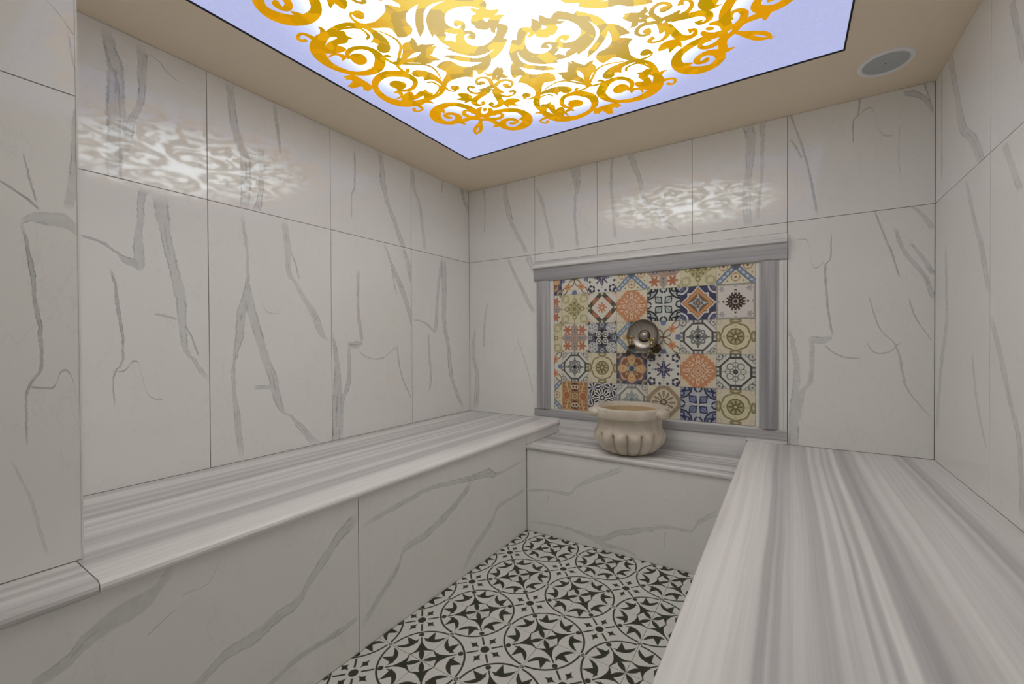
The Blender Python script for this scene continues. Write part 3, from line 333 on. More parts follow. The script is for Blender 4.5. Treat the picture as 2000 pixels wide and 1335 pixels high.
# floor with patterned cement tiles
def floor_material():
    mm, t, b = new_mat('black_white_cement_tile', .5, .35)
    x, y, z = objxyz(t)
    u, v = ab(x/FT), ab(y/FT)
    p_, q_ = mx(u, v), mn(u, v)             # folded tile-centre coordinates
    a, c = .5-q_, .5-p_                     # distances from the tile corner, a >= c
    r = ln(a, c); s = (a+c)*.70711; w = (a-c)*.70711; rc = ln(u, v)
    AA = .008
    def disk(cx, cy, R): return ln(a-cx, c-cy) - R
    def half(p1, p2, inside):                                            # signed half-plane, negative on the side of inside
        nx, ny = p2[1]-p1[1], p1[0]-p2[0]; l_ = math.hypot(nx, ny); nx, ny = nx/l_, ny/l_
        if nx*(inside[0]-p1[0])+ny*(inside[1]-p1[1]) > 0: nx, ny = -nx, -ny
        return a*nx + c*ny - (nx*p1[0]+ny*p1[1])
    f = rc-.052                                                          # dot in the tile centre
    f = mn(f, mx(w-.0115, mx(.497-s, s-.630)))                           # bars
    f = mn(f, mx(ab(r-.474)-.0115, .022-c))                              # ring, broken where rings meet
    f = mn(f, mx(mx(ab(a-.480-c*.9)-.008, c-.030), .004-c))
    f = mn(f, ln(s-.432, w)-.032)                                        # bead
    f = mn(f, mx(w-.009, mx(.28-s, s-.388)))                             # stem
    e = (s-.105)/.095
    f = mn(f, w-(1-e*e)*.031)                                            # petal
    k = mx(1-w/.128, 0.0)
    so = .140 + .050*k + .15*mt(t, 'POWER', k, 3.2)
    f = mn(f, mx(mx(s-so, (.126+.036*k)-s), w-.128))                     # fleuron wings
    lens = mx(disk(.408, .167, .150), .336-ln(a-.612, c-.294))
    V1, Bt, V2, mid_ = (.330, .118), (.425, .190), (.275, .196), (.335, .165)
    barb = mx(mx(half(V1, Bt, mid_), half(Bt, V2, mid_)), half(V1, V2, Bt)-.03)
    barb = mx(mx(barb, .060-ln(a-.425, c-.108)), disk(.345, .145, .105))
    f = mn(f, mx(mx(mn(lens, barb), .010-c), .026-w))                    # leaves with a barb
    st = mt(t, 'POWER', ab(p_-.150)/.078, .62) + mt(t, 'POWER', q_/.056, .62) - 1
    f = mn(f, st*.05)                                                    # stars
    m_ = soft(f, AA)
    vec = comb(t, x, y, 0)
    n1 = noise(t, vec, 60, 4, .7)
    wht = mixc(t, n1, (.66, .665, .63, 1), (.76, .76, .73, 1))
    drk = mixc(t, n1, (.022, .025, .014, 1), (.05, .054, .036, 1))
    setcol(t, b, mixc(t, m_, wht, drk))
    return mm
fl_m = floor_material()
fl = struct(box('floor', (0, YF, -.08), (W, 0, -TH), grout, org=(0, 0, 0)), 'floor of black and white patterned cement tiles between the benches', 'floor')
FX0, FX1, FY1 = XL, XR+.022, YB
gx, gy = XL+.2382-FT, YB-.1258+FT
for i in range(6):
    for j in range(11):
        x0, x1 = gx+i*FT, gx+(i+1)*FT; y1, y0 = gy-j*FT, gy-(j+1)*FT
        lo = (max(x0+.0010, FX0+.001), max(y0+.0010, YF+.001), -TH); hi = (min(x1-.0010, FX1-.001), min(y1-.0010, FY1-.001), 0)
        if hi[0]-lo[0] < .01 or hi[1]-lo[1] < .01: continue
        box('tile', lo, hi, fl_m, fl, org=((x0+x1)/2, (y0+y1)/2, 0))
# ------------------------------------------------------------------ benches
def nosing(x_back, x_front, ztop, th, r):
    """slab cross-section with a rounded front edge; x_front on the open side"""
    d = 1 if x_front > x_back else -1
    pts = [(x_back, ztop-th), (x_back, ztop)]
    for k in range(7):
        a = math.pi/2 - k*math.pi/6
        pts.append((x_front-d*r+d*r*math.cos(a), ztop-th/2+(th/2)*math.sin(a)))
    return pts
LCURVE = [(0, .8), (.03, .40), (.06, .8), (.13, .88), (.19, .45), (.22, .62), (.26, .35), (.30, .60), (.33, .28), (.38, .55), (.42, .82), (.46, .50), (.49, .85), (.52, .42), (.55, .78), (.59, .45), (.66, .42), (.70, .55), (.735, .82), (.76, .40), (.80, .30), (.85, .45), (.885, .85), (.94, .95), (1, .97)]
lb_m = stripe_material('striped_marble_left', 0, 1, curve=LCURVE, span=(-.41, .415), fine=75, seed=4.0)
SLT = .032
t = empty('marble_bench', 'long left bench, striped grey-white marble top on veined tile front, along the left wall', 'bench')
P = nosing(0, XL+.018, ZL, SLT, .016)
s1 = extrude_profile('seat_slab', P, 'y', YP-.012, 0, lb_m, t)
P = nosing(XP, XL+.018, ZL, SLT, .016)
s2 = extrude_profile('seat_slab', [(XP-.02, ZL-SLT), (XP-.02, ZL-.001)]+[(a, b_-.0015) for a, b_ in P[2:]], 'y', YF, YP-.0137, lb_m, t)
box('masonry_core', (.002, YF+.001, .001), (XL-.014, -.001, ZL-SLT-.0005), core_m, t)
def panel(parent, axis, s0, s1_, z0, z1, face, key, flip=1, name='front_panel'):
    s0, s1_ = s0+J, s1_-J; c, zc = (s0+s1_)/2, (z0+z1)/2; _seed[0] += 2.3
    mat = vein_material('veined_panel', axis, c, zc, VEINS.get(key, []), _seed[0])
    if axis == 1: lo, hi = (min(face, face-.012*flip), s0, z0), (max(face, face-.012*flip), s1_, z1)
    else: lo, hi = (s0, min(face, face-.012*flip), z0), (s1_, max(face, face-.012*flip), z1)
    return box(name, lo, hi, mat, parent)
zt = ZL-SLT-.0005
panel(t, 1, YB, 0, ZB+.001, zt, XL, None)
panel(t, 1, -1.665, YB, .001, zt, XL, 'F1')
panel(t, 1, -2.865, -1.665, .001, zt, XL, 'F2')
panel(t, 1, YF, -2.865, .001, zt, XL, None)

lg_m = stripe_material('striped_marble_ledge', 1, 0, fine=48, seed=11.0)
t = empty('marble_ledge', 'low marble ledge under the patterned tile niche, between the two benches', 'ledge')
prof = [(q[0], q[1]) for q in nosing(-.004, YB-.012, ZB, .028, .014)]
extrude_profile('ledge_slab', prof, 'x', XL+.001, XR+.021, lg_m, t)
panel(t, 0, XL+.001, XR+.022, .001, ZB-.0285, YB, 'K1', -1)
box('masonry_core', (XL+.002, YB+.013, .001), (XR+.02, -.001, ZB-.029), core_m, t)

RCURVE = [(0, .85), (.10, .92), (.185, .80), (.20, .35), (.215, .30), (.225, .55), (.235, .28), (.26, .42), (.30, .52), (.335, .30), (.36, .34), (.375, .66), (.395, .40), (.41, .70), (.425, .76),
          (.437, .36), (.45, .80), (.463, .46), (.475, .42), (.487, .92), (.50, .90), (.515, .30), (.545, .20), (.575, .38), (.60, .50), (.64, .72), (.70, .70), (.76, .64), (.80, .74), (.83, .42), (.845, .66), (.86, .22), (.885, .30), (.92, .70), (1, .82)]
rb_m = stripe_material('striped_marble_right', 0, 1, curve=RCURVE, span=(-.40, .40), fine=60, seed=23.0)
t = empty('marble_bench', 'wide right bench, broad striped grey-white marble top along the right wall', 'bench')
prof = nosing(W, XR, ZR, .032, .010)
s = extrude_profile('seat_slab', prof, 'y', YF, 0, rb_m, t)
for i, (a_, b_) in enumerate(((-1.2, YB-.001), (-2.4, -1.2), (YF, -2.4))):
    panel(t, 1, a_, b_, .001, ZR-.033, XR+.022, None, -1)
box('masonry_core', (XR+.035, YF+.001, .001), (W-.002, -.001, ZR-.033), core_m, t)

# ------------------------------------------------------------------ niche: marble frame
NX0, NX1 = .6266, 2.2285
TX0, TX1, TZ0, TZ1 = .788, 2.075, .711, 1.637
fr_m = {'h': stripe_material('striped_marble_frame_horizontal', 2, 0, fine=42, seed=31.0, light=(.60, .60, .615), dark=(.34, .34, .355)),
        'v': stripe_material('striped_marble_frame_upright', 0, 2, fine=55, seed=37.0, light=(.66, .66, .68), dark=(.30, .30, .315))}
t = empty('marble_niche_frame', 'moulded grey marble frame around the patterned tile panel on the back wall', 'frame')
ZC = 1.728                                  # cornice above, flat lintel below
cor_m = stripe_material('pale_striped_marble_cornice', 2, 0, fine=60, seed=53.0, light=(.90, .90, .89), dark=(.62, .62, .62))
corn = [(TH, NZ), (0, NZ), (-.006, NZ-.004)]
for k in range(1, 7):
    a_ = k/6; corn.append((-.006-.040*math.sin(a_*math.pi/2)**1.2, NZ-.004-.046*a_))
corn += [(-.046, ZC+.004), (-.040, ZC), (TH, ZC)]
extrude_profile('cornice', corn, 'x', NX0+.001, NX1-.001, cor_m, t)
lint = [(TH, ZC-.0005), (-.030, ZC-.0005), (-.024, ZC-.030), (-.018, TZ1+.010), (-.012, TZ1), (TH, TZ1)]
extrude_profile('lintel', lint, 'x', NX0+.001, NX1-.001, fr_m['h'], t)
def jamb(x0, x1):
    w_ = x1-x0
    pr = [(x0, TH), (x0, -.012), (x0+.1*w_, -.016), (x0+.18*w_, -.026), (x0+.5*w_, -.030), (x0+.82*w_, -.026), (x0+.9*w_, -.016), (x1, -.012), (x1, TH)]
    extrude_profile('jamb', pr, 'z', TZ0-.004, TZ1, fr_m['v'], t)
jamb(NX0+.020, TX0-.032); jamb(TX1+.018, 2.189)
box('edge_strip', (NX0+.002, -.010, TZ0-.004), (NX0+.0195, TH, TZ1), white_m, t)
box('edge_strip', (2.1895, -.012, TZ0-.004), (2.211, TH, TZ1), white_m, t)
box('edge_strip', (2.2115, -.008, TZ0-.004), (NX1-.002, TH, TZ1), white_m, t)
box('edge_strip', (TX0-.0315, -.006, TZ0-.004), (TX0-.002, TH, TZ1), white_m, t)
box('edge_strip', (TX1+.002, -.006, TZ0-.004), (TX1+.0175, TH, TZ1), white_m, t)
box('edge_strip', (TX0-.002, -.014, TZ0-.0065), (TX1+.004, TH, TZ0-.001), white_m, t)
sill = [(TH, TZ0-.0045), (-.012, TZ0-.0045), (-.018, TZ0-.012), (-.020, .655), (-.018, .650), (TH, .650)]
extrude_profile('sill', sill, 'x', NX0+.001, NX1-.001, fr_m['h'], t)
us_m = stripe_material('striped_marble_upstand', 2, 0, fine=30, seed=43.0, light=(.86, .86, .85), dark=(.62, .62, .625))
box('upstand_slab', (XL+.019, -.012, ZB+.0005), (XR-.001, TH, .6495), us_m, t)
box('upstand_slab', (XL+.0005, -.012, ZB+.0005), (XL+.0185, TH, ZL-SLT-.001), us_m, t)
box('upstand_slab', (XR-.0005, -.012, ZR+.0005), (NX1-.001, TH, .6495), us_m, t)
box('upstand_slab', (NX0+.001, -.012, ZL+.0005), (XL+.0185, TH, .6495), us_m, t)

# ------------------------------------------------------------------ niche: patterned tiles
TP = .2040
def design(name, fn, bg):
    mm, t, b = new_mat('printed_tile_'+name, .22, .5)
    x, y, z = objxyz(t)
    x, z = x/(TP/2), z/(TP/2)
    wb_ = noise(t, comb(t, x, z, 0), 7, 2, .5, len(name)*1.3) - .5
    x, z = x + wb_*.05, z - wb_*.05
    au, av = ab(x), ab(z)
    E = dict(t=t, x=x, z=z, u=au, v=av, p=mx(au, av), q=mn(au, av), r=ln(x, z), th=mt(t, 'ARCTAN2', z, x), d=au+av, s=(au+av)*.7071, w=ab(au-av)*.7071)
    cur = [col(*bg)]
    def L(f, c, aa=.035, k=1.0):             # paint colour c where f < 0
        m_ = soft(f, aa)
        cur[0] = mixc(t, m_*k if k != 1.0 else m_, cur[0], col(*c) if isinstance(c, tuple) else c)
    fn(E, L)
    # glaze mottling and faint wear of the print
    n1 = noise(t, comb(t, x, z, 1), 9, 4, .7, len(name)*2.1)
    cur[0] = mixc(t, smooth(n1, .56, .78)*.30, cur[0], col(196, 186, 165))
    hs = t.nodes.new('ShaderNodeHueSaturation'); hs.inputs['Saturation'].default_value = .86; hs.inputs['Hue'].default_value = .512; t.links.new(cur[0], hs.inputs['Color'])
    setcol(t, b, hs.outputs[0])
    return mm
def d_ribbon(E, L):
    s, w, p, q = E['s'], E['w'], E['p'], E['q']
    L(mx(.72-p, q-.16-.25*(p-.85)), (98, 118, 155))
    L(ab(w-.17*ab(sn(s*4.45)))-.035, (118, 84, 52))
    th2 = mt(E['t'], 'ARCTAN2', w, s-.70)
    L(ln(s-.70, w)-.20*(1+.28*cs(th2*8)), (200, 108, 48))
    L(ln(s-.70, w)-.06, (168, 70, 30))
    L(E['r']-.07, (90, 70, 50))
def d_cream_rosette(E, L):
    r, th, p, q, s, w = (E[k] for k in ('r', 'th', 'p', 'q', 's', 'w'))
    L(ab(w-.20*ab(sn(s*5)))-.05-.04*cs(s*16), (168, 156, 112))
    L(ab(ln(s-1.0, w)-.24)-.05, (172, 160, 122))
    L(q-.018, (120, 108, 66))
    L(r-.40*(1+.26*cs(8*th)), (122, 110, 66)); L(r-.28*(1+.3*cs(8*th)), (170, 158, 108)); L(r-.13, (128, 112, 68))
    L(ln(p-.58, q)-.16, (124, 110, 66)); L(ln(p-.58, q)-.10, (192, 180, 138))
def d_brown_diamond(E, L):
    d, p, q, r, th = (E[k] for k in ('d', 'p', 'q', 'r', 'th'))
    L(1.55-d, (196, 170, 150), k=.5)
    L(ab(d-.98)-.20, (74, 70, 66)); L(mx(ab(d-.98)-.20, p-.66), (150, 78, 42)); L(mx(ab(d-1.02)-.06, p-.66), (172, 98, 58))
    L(mx(.80-p, q-.22), (92, 94, 62)); L(mx(.86-p, q-.06), (196, 190, 150))
    L(r-.27*(1+.35*cs(8*th)), (184, 100, 62)); L(r-.07, (205, 190, 170))
    L(ln(E['u']-1, E['v']-1)-.14, (150, 84, 62))
def d_orange_lace(E, L):
    r, th, t = E['r'], E['th'], E['t']
    g = r*(1-.10*cs(4*th))
    L(g-1.02-.04*cs(24*th), (190, 116, 72)); L(g-.88-.07*cs(16*th), (214, 176, 142)); L(mx(g-.92, .55-g+.25*cs(8*th)), (188, 112, 70))
    L(ab(g-.66)-.12*cs(16*th)-.02, (212, 172, 140)); L(ab(g-.60)-.035-.05*cs(24*th), (178, 98, 60))
    L(g-.47*(1+.1*cs(8*th)), (208, 170, 138)); L(ab(g-.34*(1+.08*cs(12*th)))-.035, (172, 88, 56)); L(ab(g-.20)-.03, (190, 112, 78)); L(g-.08, (168, 92, 60))
def scroll(E, L, line, fill, leaf):
    u, v, p, q, s, w, r = (E[k] for k in ('u', 'v', 'p', 'q', 's', 'w', 'r'))
    L(ln(u-1.05, v-1.05)-.62, fill)
    L(ab(ln(u-1.02, v-1.02)-.66)-.055, line)
    L(ab(ln(p-.96, q)-.20)-.05, line); L(ln(p-.98, q)-.12, fill)
    L(ab(ln(p-.92, q-.62)-.13)-.05, line); L(ln(u-.80, v-.80)-.10, line)
    L(mx(mx(w-.28*(1-ab(s-.42)/.34), r-.80), .04-s), line)
    L(mx(w-.28*(1-ab(s-.42)/.34)+.09, .10-s), leaf)
    L(ab(w)-.02, line, k=.6); L(ab(p-.02)*0+q-.018, (205, 205, 198))
def d_black_scroll(E, L): scroll(E, L, (36, 42, 52), (176, 184, 180), (172, 180, 176))
def d_blue_scroll(E, L): scroll(E, L, (44, 54, 88), (142, 158, 178), (112, 126, 164))
def d_quatrefoil(E, L):
    u, v, p, q, r, d, th = (E[k] for k in ('u', 'v', 'p', 'q', 'r', 'd', 'th'))
    c = ln(u-1, v-1)
    L(ab(c-.42)-.05, (205, 203, 198)); L(c-.30*(1+.25*cs(8*mt(E['t'], 'ARCTAN2', v-1, u-1))), (90, 98, 132)); L(c-.09, (205, 203, 198))
    f = mn(p+q*q*1.9-.92, p-.50); f = mn(mx(p-.92+q*1.15, q-.36), p-.50)
    L(f-.10, (206, 203, 196)); L(f, (140, 92, 50)); L(f+.045, (192, 118, 62))
    L(d-.62, (120, 84, 56)); L(sq(p)+sq(q+.0001)-.86, (176, 186, 190)); L(r-.24*(1+.2*cs(4*th)), (84, 92, 118)); L(r-.17, (168, 140, 112)); L(ab(r-.09)-.03, (92, 74, 66))
def d_grey_medallion(E, L):
    r, th, p, q, u, v, w = (E[k] for k in ('r', 'th', 'p', 'q', 'u', 'v', 'w'))
    L(.90-p, (160, 154, 148)); L(ln(u-.72, v-.72)-.13*(1+.5*cs(6*mt(E['t'], 'ARCTAN2', v-.72, u-.72))), (146, 140, 142), k=.8); L(ln(p-.9, q)-.08, (160, 158, 160))
    L(mx(r-.70*(1-.35*ab(sn(2*th))), -cs(16*th)-.1-(.62-r)*1.2), (70, 54, 50)); L(r-.40*(1+.08*cs(8*th)), (58, 44, 42)); L(ab(r-.30)-.04*cs(12*th), (176, 162, 150)); L(ab(r-.14)-.035, (170, 150, 138)); L(ln(p-.55, q)-.06, (190, 184, 176))
def d_red_cross(E, L):
    p, q, u, v = E['p'], E['q'], E['u'], E['v']
    f = mx(q-.235, q+ab(p-.50)-.50)
    c = ln(u-.55, v-.55)
    L(c-.26*(1+.35*cs(6*mt(E['t'], 'ARCTAN2', v-.55, u-.55))), (168, 84, 52)); L(ln(u-.92, v-.92)-.10, (160, 140, 96))
    L(f, (146, 70, 56)); L(f+.05, (206, 190, 172)); L(f+.085, (156, 82, 66)); L(f+.12, (150, 146, 142)); L(ab(ab(p-.5)-.10)+q-.06, (96, 84, 92))
def d_dark_circles(E, L):
    u, v, r, th, p, q = (E[k] for k in ('u', 'v', 'r', 'th', 'p', 'q'))
    c = ln(u-.64, v-.64); a = mt(E['t'], 'ARCTAN2', v-.64, u-.64)
    L(ln(p-.85, q)-.14, (168, 170, 174)); L(ln(p-.85, q)-.07, (80, 84, 94))
    L(c-.36, (200, 200, 198)); L(ab(c-.29)-.02, (120, 122, 128)); L(mx(c-.22, -cs(5*a)-.2), (104, 106, 112)); L(ab(c-.12)-.03, (200, 200, 198))
    L(r-.56*(1+.10*cs(12*th)), (46, 46, 46)); l = ln(u-.23, v-.23)
    L(l-.21, (202, 202, 198)); L(ab(l-.11)-.035, (70, 70, 70)); L(r-.14*(1+.5*cs(4*th)), (40, 40, 40))
def d_blue_band(E, L):
    d, p, q, r, th, u, v = (E[k] for k in ('d', 'p', 'q', 'r', 'th', 'u', 'v'))
    L(ab(cs(u*17)*cs(v*17)-.95)-.10, (150, 96, 66), k=.7)
    L(ab(d-1.02)-.20, (82, 96, 112)); L(ab(d-1.02)-.16, (124, 148, 168)); L(ab(d-1.02)-.03-.05*cs((u-v)*14), (176, 190, 196))
    L(r-.42*(1+.4*cs(4*th)), (196, 150, 112)); L(r-.26*(1+.3*cs(8*th)), (120, 140, 150)); L(r-.10, (186, 110, 80)); L(mx(.86-p, q-.12), (80, 84, 90))
def d_blue_x(E, L):
    p, q, r, th, u, v, s, w = (E[k] for k in ('p', 'q', 'r', 'th', 'u', 'v', 's', 'w'))
    L(ab(cs(u*15)*cs(v*15)-.95)-.16, (112, 76, 62), k=.8); L(ab(ln(p-.62, q)-.22)-.035, (176, 120, 84), k=.8); L(ln(p-.62, q)-.07, (150, 84, 60))
    L(mx(w-.15, .12-s), (70, 84, 102)); L(mx(w-.115, .12-s), (112, 136, 162)); L(mx(w-.03-.04*cs(s*22), .15-s), (178, 190, 196))
    L(r-.20*(1+.3*cs(8*th)), (92, 96, 108))
def octo(E, L, ring, flower, dot):
    u, v, p, q, r, th, d = (E[k] for k in ('u', 'v', 'p', 'q', 'r', 'th', 'd'))
    o = mx(p, d*.72)
    c = ln(u-.86, v-.86)
    L(ab(c-.20)-.035, ring, k=.75); L(ln(u-.86, v-.86)-.08, ring, k=.7); L(ab(ln(u-.98, v-.62)-.12)-.03, ring, k=.55); L(ab(ln(u-.62, v-.98)-.12)-.03, ring, k=.55)
    L(mx(.80-p, q-.30), ring); L(mx(.86-p, q-.20), (190, 188, 182)); L(ln(p-.95, q)-.09, ring, k=.6)
    L(o-.84, ring); L(o-.73, (205, 203, 194))
    L(ln(p-.36, q)-.15, flower); L(ln(u-.27, v-.27)-.14, flower); L(ln(p-.36, q)-.07, (200, 198, 190)); L(ln(u-.27, v-.27)-.06, (200, 198, 190)); L(mx(q-.05, p-.66), flower); L(r-.20, flower); L(r-.09, dot)
def d_octagon_dark(E, L): octo(E, L, (78, 78, 76), (104, 108, 106), (22, 22, 22))
def d_octagon_pale(E, L): octo(E, L, (122, 128, 126), (142, 152, 152), (110, 118, 120))
def d_octagon_lace(E, L):
    octo(E, L, (66, 70, 68), (205, 203, 194), (90, 96, 92))
    u, v, p, q, r, th = (E[k] for k in ('u', 'v', 'p', 'q', 'r', 'th'))
    L(ab(ln(u-.28, v-.28)-.17)-.025, (92, 100, 92)); L(ab(ln(p-.40, q)-.14)-.022, (100, 106, 98)); L(q-.014, (96, 98, 94)); L(ab(r-.10)-.04, (60, 66, 62))
def d_cream_circle(E, L):
    r, th, p, q, u, v = (E[k] for k in ('r', 'th', 'p', 'q', 'u', 'v'))
    L(mx(.80-p, q-.30), (136, 122, 82)); L(ab(p-.90)+q*.3-.06, (190, 180, 140)); L(ab(ln(u-.85, v-.85)-.12)-.03, (176, 164, 134), k=.6)
    g = r-.78-.05*ab(cs(4*th))
    L(g, (130, 116, 74)); L(g+.09, (204, 194, 158)); L(ab(ln(p-.62, q)-.05)-.02, (150, 136, 92), k=.6)
    L(r-.47, (112, 96, 60)); L(r-.40, (172, 158, 112)); L(mx(r-.38, mn(q, E['w'])*1.6-.09+r*.05), (110, 96, 60)); L(ab(r-.24)-.05*cs(8*th), (112, 98, 62)); L(r-.08, (196, 184, 146))
def d_rosette(E, L):
    r, th, p, q, u, v, d = (E[k] for k in ('r', 'th', 'p', 'q', 'u', 'v', 'd'))
    L(ln(u-.9, v-.9)-.24, (166, 148, 112)); L(ln(u-.9, v-.9)-.12, (84, 84, 100)); L(ln(p-.95, q-.5)-.12, (62, 64, 84))
    L(r-.86*(1+.07*cs(8*th)), (196, 160, 138)); L(r-.80*(1+.07*cs(8*th)), (194, 132, 80)); L(mx(cs(4*th)+.15, r-.78), (140, 80, 46))
    L(ab(ln(p-.52, q)-.17)-.05, (206, 160, 110)); L(ln(p-.52, q)-.08, (176, 104, 60)); L(mx(.30*(1+.5*cs(8*th))-r, r-.37*(1+.5*cs(8*th))), (200, 190, 150)); L(r-.24*(1+.2*cs(4*th)), (176, 178, 150)); L(r-.17, (62, 84, 108))
def d_navy_star(E, L):
    u, v, p, q, s, w, r = (E[k] for k in ('u', 'v', 'p', 'q', 's', 'w', 'r'))
    L(mx(q-.21*(1-p/.68)-.03*cs(p*38), .0-p), (70, 72, 102)); L(mx(w-.045, s-.55), (66, 68, 98)); L(mx(ab(p-.07)-.01, q-.07), (160, 160, 165))
    c = ln(u-.74, v-.74)
    L(ab(c-.20)-.055-.03*cs(5*mt(E['t'], 'ARCTAN2', v-.74, u-.74)), (58, 60, 78)); L(ln(u-.83, v-.83)-.09, (62, 64, 86)); L(ln(p-.86, q-.24)-.085, (64, 66, 80)); L(q-.010, (176, 174, 170))
def d_rust(E, L):
    x, z, u, v, r, th = (E[k] for k in ('x', 'z', 'u', 'v', 'r', 'th'))
    L(ab(sn(u*9)*cs(v*11))-.16, (196, 160, 104), k=.75); L(ab(cs(u*13+v*5))-.12, (108, 62, 34), k=.5)
    L(ab(u-.42-.25*v)-.05, (204, 168, 112)); L(ln(u-.62, v)-.30, (200, 160, 104)); L(ln(u-.62, v)-.26, (166, 80, 32))
    L(ln(u, v-.62)-.30, (92, 46, 42)); L(ab(ln(u-.12, v-.62)-.12)-.04, (206, 188, 160)); L(r-.22, (204, 176, 118)); L(r-.16, (110, 96, 58)); L(ab(r-.08)-.03, (180, 150, 90)); L(.93-E['p'], (192, 148, 96))
def d_mosaic(E, L):
    u, v, r, th, p, q = (E[k] for k in ('u', 'v', 'r', 'th', 'p', 'q'))
    for cx_, cz_ in ((.62, .62), (.0, .86), (.86, .0)):
        c = ln(u-cx_, v-cz_); a = mt(E['t'], 'ARCTAN2', v-cz_, u-cx_)
        L(c-.34*(1+.2*cs(8*a)), (50, 54, 68)); L(mx(c-.30, cs(8*a)+.1), (206, 204, 198)); L(c-.13, (206, 204, 198)); L(ab(c-.09)-.03, (84, 100, 136))
    L(r-.62, (204, 202, 196)); L(mx(r-.60, cs(16*th)+.05-(r-.4)*.8), (34, 34, 38)); L(r-.27*(1+.12*cs(16*th)), (206, 204, 198)); L(ab(r-.14)-.05, (58, 58, 72))
def d_taupe(E, L):
    r, th, u, v = (E[k] for k in ('r', 'th', 'u', 'v'))
    g = r*(1-.07*cs(4*th))
    L(g-1.0, (158, 134, 108)); L(ab(g-.88)-.03*cs(20*th), (138, 112, 88)); L(g-.74, (206, 196, 176)); L(mx(g-.66, -cs(12*th)-.05+(.5-g)*.6), (138, 118, 94)); L(ab(g-.45)-.05*cs(24*th), (150, 132, 106)); L(ab(g-.16)-.06, (112, 96, 80)); L(q_dots(E), (160, 140, 112))
def q_dots(E): return ln(E['p']-.60, E['q'])-.07
DS = {'ribbon': (d_ribbon, (206, 200, 184), 'orange flowers on crossed ribbons, cream patterned tile'),
      'cream_rosette': (d_cream_rosette, (200, 190, 154), 'olive rosette on a cream patterned tile'),
      'brown_diamond': (d_brown_diamond, (206, 199, 188), 'rust-brown diamond band around a small orange star'),
      'orange_lace': (d_orange_lace, (206, 190, 166), 'round orange lace medallion tile'),
      'black_scroll': (d_black_scroll, (190, 192, 186), 'black scrollwork on a pale grey tile'),
      'blue_scroll': (d_blue_scroll, (172, 178, 184), 'navy scrollwork on a pale blue tile'),
      'quatrefoil': (d_quatrefoil, (56, 62, 92), 'orange quatrefoil outlined in white on navy'),
      'grey_medallion': (d_grey_medallion, (204, 198, 190), 'small dark medallion on a pale grey tile'),
      'red_cross': (d_red_cross, (206, 198, 180), 'red outlined cross with rust leaves on cream'),
      'dark_circles': (d_dark_circles, (88, 92, 102), 'dark slate tile with four pale lace circles'),
      'blue_band': (d_blue_band, (202, 196, 168), 'blue diagonal bands on a cream speckled tile'),
      'blue_x': (d_blue_x, (204, 196, 168), 'crossed blue bands on a cream speckled tile'),
      'octagon_dark': (d_octagon_dark, (202, 200, 192), 'charcoal octagon frame around a grey flower'),
      'octagon_pale': (d_octagon_pale, (198, 196, 188), 'pale grey octagon frame around a grey flower'),
      'octagon_lace': (d_octagon_lace, (200, 198, 190), 'charcoal octagon frame around fine lace circles'),
      'cream_circle': (d_cream_circle, (204, 192, 168), 'olive scalloped circle on a cream tile'),
      'rosette': (d_rosette, (92, 88, 108), 'orange rosette with a blue heart on a purple ground'),
      'navy_star': (d_navy_star, (206, 204, 198), 'navy leaf star on a white tile'),
      'rust': (d_rust, (156, 94, 52), 'rust and gold ornamental tile with dark red leaves'),
      'mosaic': (d_mosaic, (198, 198, 194), 'black starburst mosaic on a white tile'),
      'taupe': (d_taupe, (204, 194, 172), 'taupe ring around a cream rosette')}
DM = {k: design(k, v[0], v[2-1]) for k, v in DS.items()}
GRID = [['rosette', 'ribbon', 'navy_star', 'blue_x', 'red_cross', 'cream_rosette', 'blue_x'],
        ['red_cross', 'cream_rosette', 'brown_diamond', 'orange_lace', 'black_scroll', 'quatrefoil', 'grey_medallion'],
        ['cream_rosette', 'red_cross', 'dark_circles', 'blue_band', 'ribbon', 'octagon_dark', 'cream_circle'],
        ['ribbon', 'octagon_dark', 'cream_circle', 'rosette', 'navy_star', 'orange_lace', 'octagon_lace'],
        ['blue_x', 'rust', 'mosaic', 'octagon_pale', 'taupe', 'blue_scroll', 'cream_circle']]
pt = empty('patterned_tile_panel', 'panel of colourful patchwork patterned tiles inside the marble frame behind the basin', 'tile panel')
box('grout_bed', (TX0-.0015, .002, TZ0-.0005), (TX1+.0015, TH, TZ1-.0005), new_mat('pale_grout', .9, .2, color=(.55, .53, .48, 1))[0], pt)
GP = .0009
for ri, row in enumerate(GRID):
    for ci, nm in enumerate(row):
        x0 = TX1-(7-ci)*.2045; x1 = x0+.2045; z1 = TZ0+(5-ri)*TP; z0 = z1-TP
        lo = (max(x0, TX0)+GP, -.003, z0+GP); hi = (x1-GP, .0015, min(z1, TZ1)-GP)
        o = box('tile', lo, hi, DM[nm], pt, org=((x0+x1)/2, 0, (z0+z1)/2))
        o['label'] = DS[nm][2]
# ------------------------------------------------------------------ luminous ceiling panel
def backlight(t):
    g = t.nodes.new('ShaderNodeNewGeometry'); sp = t.nodes.new('ShaderNodeSeparateXYZ'); t.links.new(g.outputs['Position'], sp.inputs[0])
    x, y = S(sp.outputs[0], t), S(sp.outputs[1], t)
    rr_ = ln((x-1.415)/1.055, (y+1.41)/.95)/.66
    return mt(t, 'MULTIPLY_ADD', mt(t, 'EXPONENT', -mt(t, 'POWER', rr_, 5.0)), 3.3, .37), x, y      # lamps sit behind the middle
def emis(name):
    mm = bpy.data.materials.new(name); mm.use_nodes = True; t = mm.node_tree; t.nodes.clear()
    o = t.nodes.new('ShaderNodeOutputMaterial'); e = t.nodes.new('ShaderNodeEmission'); t.links.new(e.outputs[0], o.inputs[0])
    return mm, t, e
dif_m, t, e = emis('backlit_white_membrane')
bl, x, y = backlight(t)
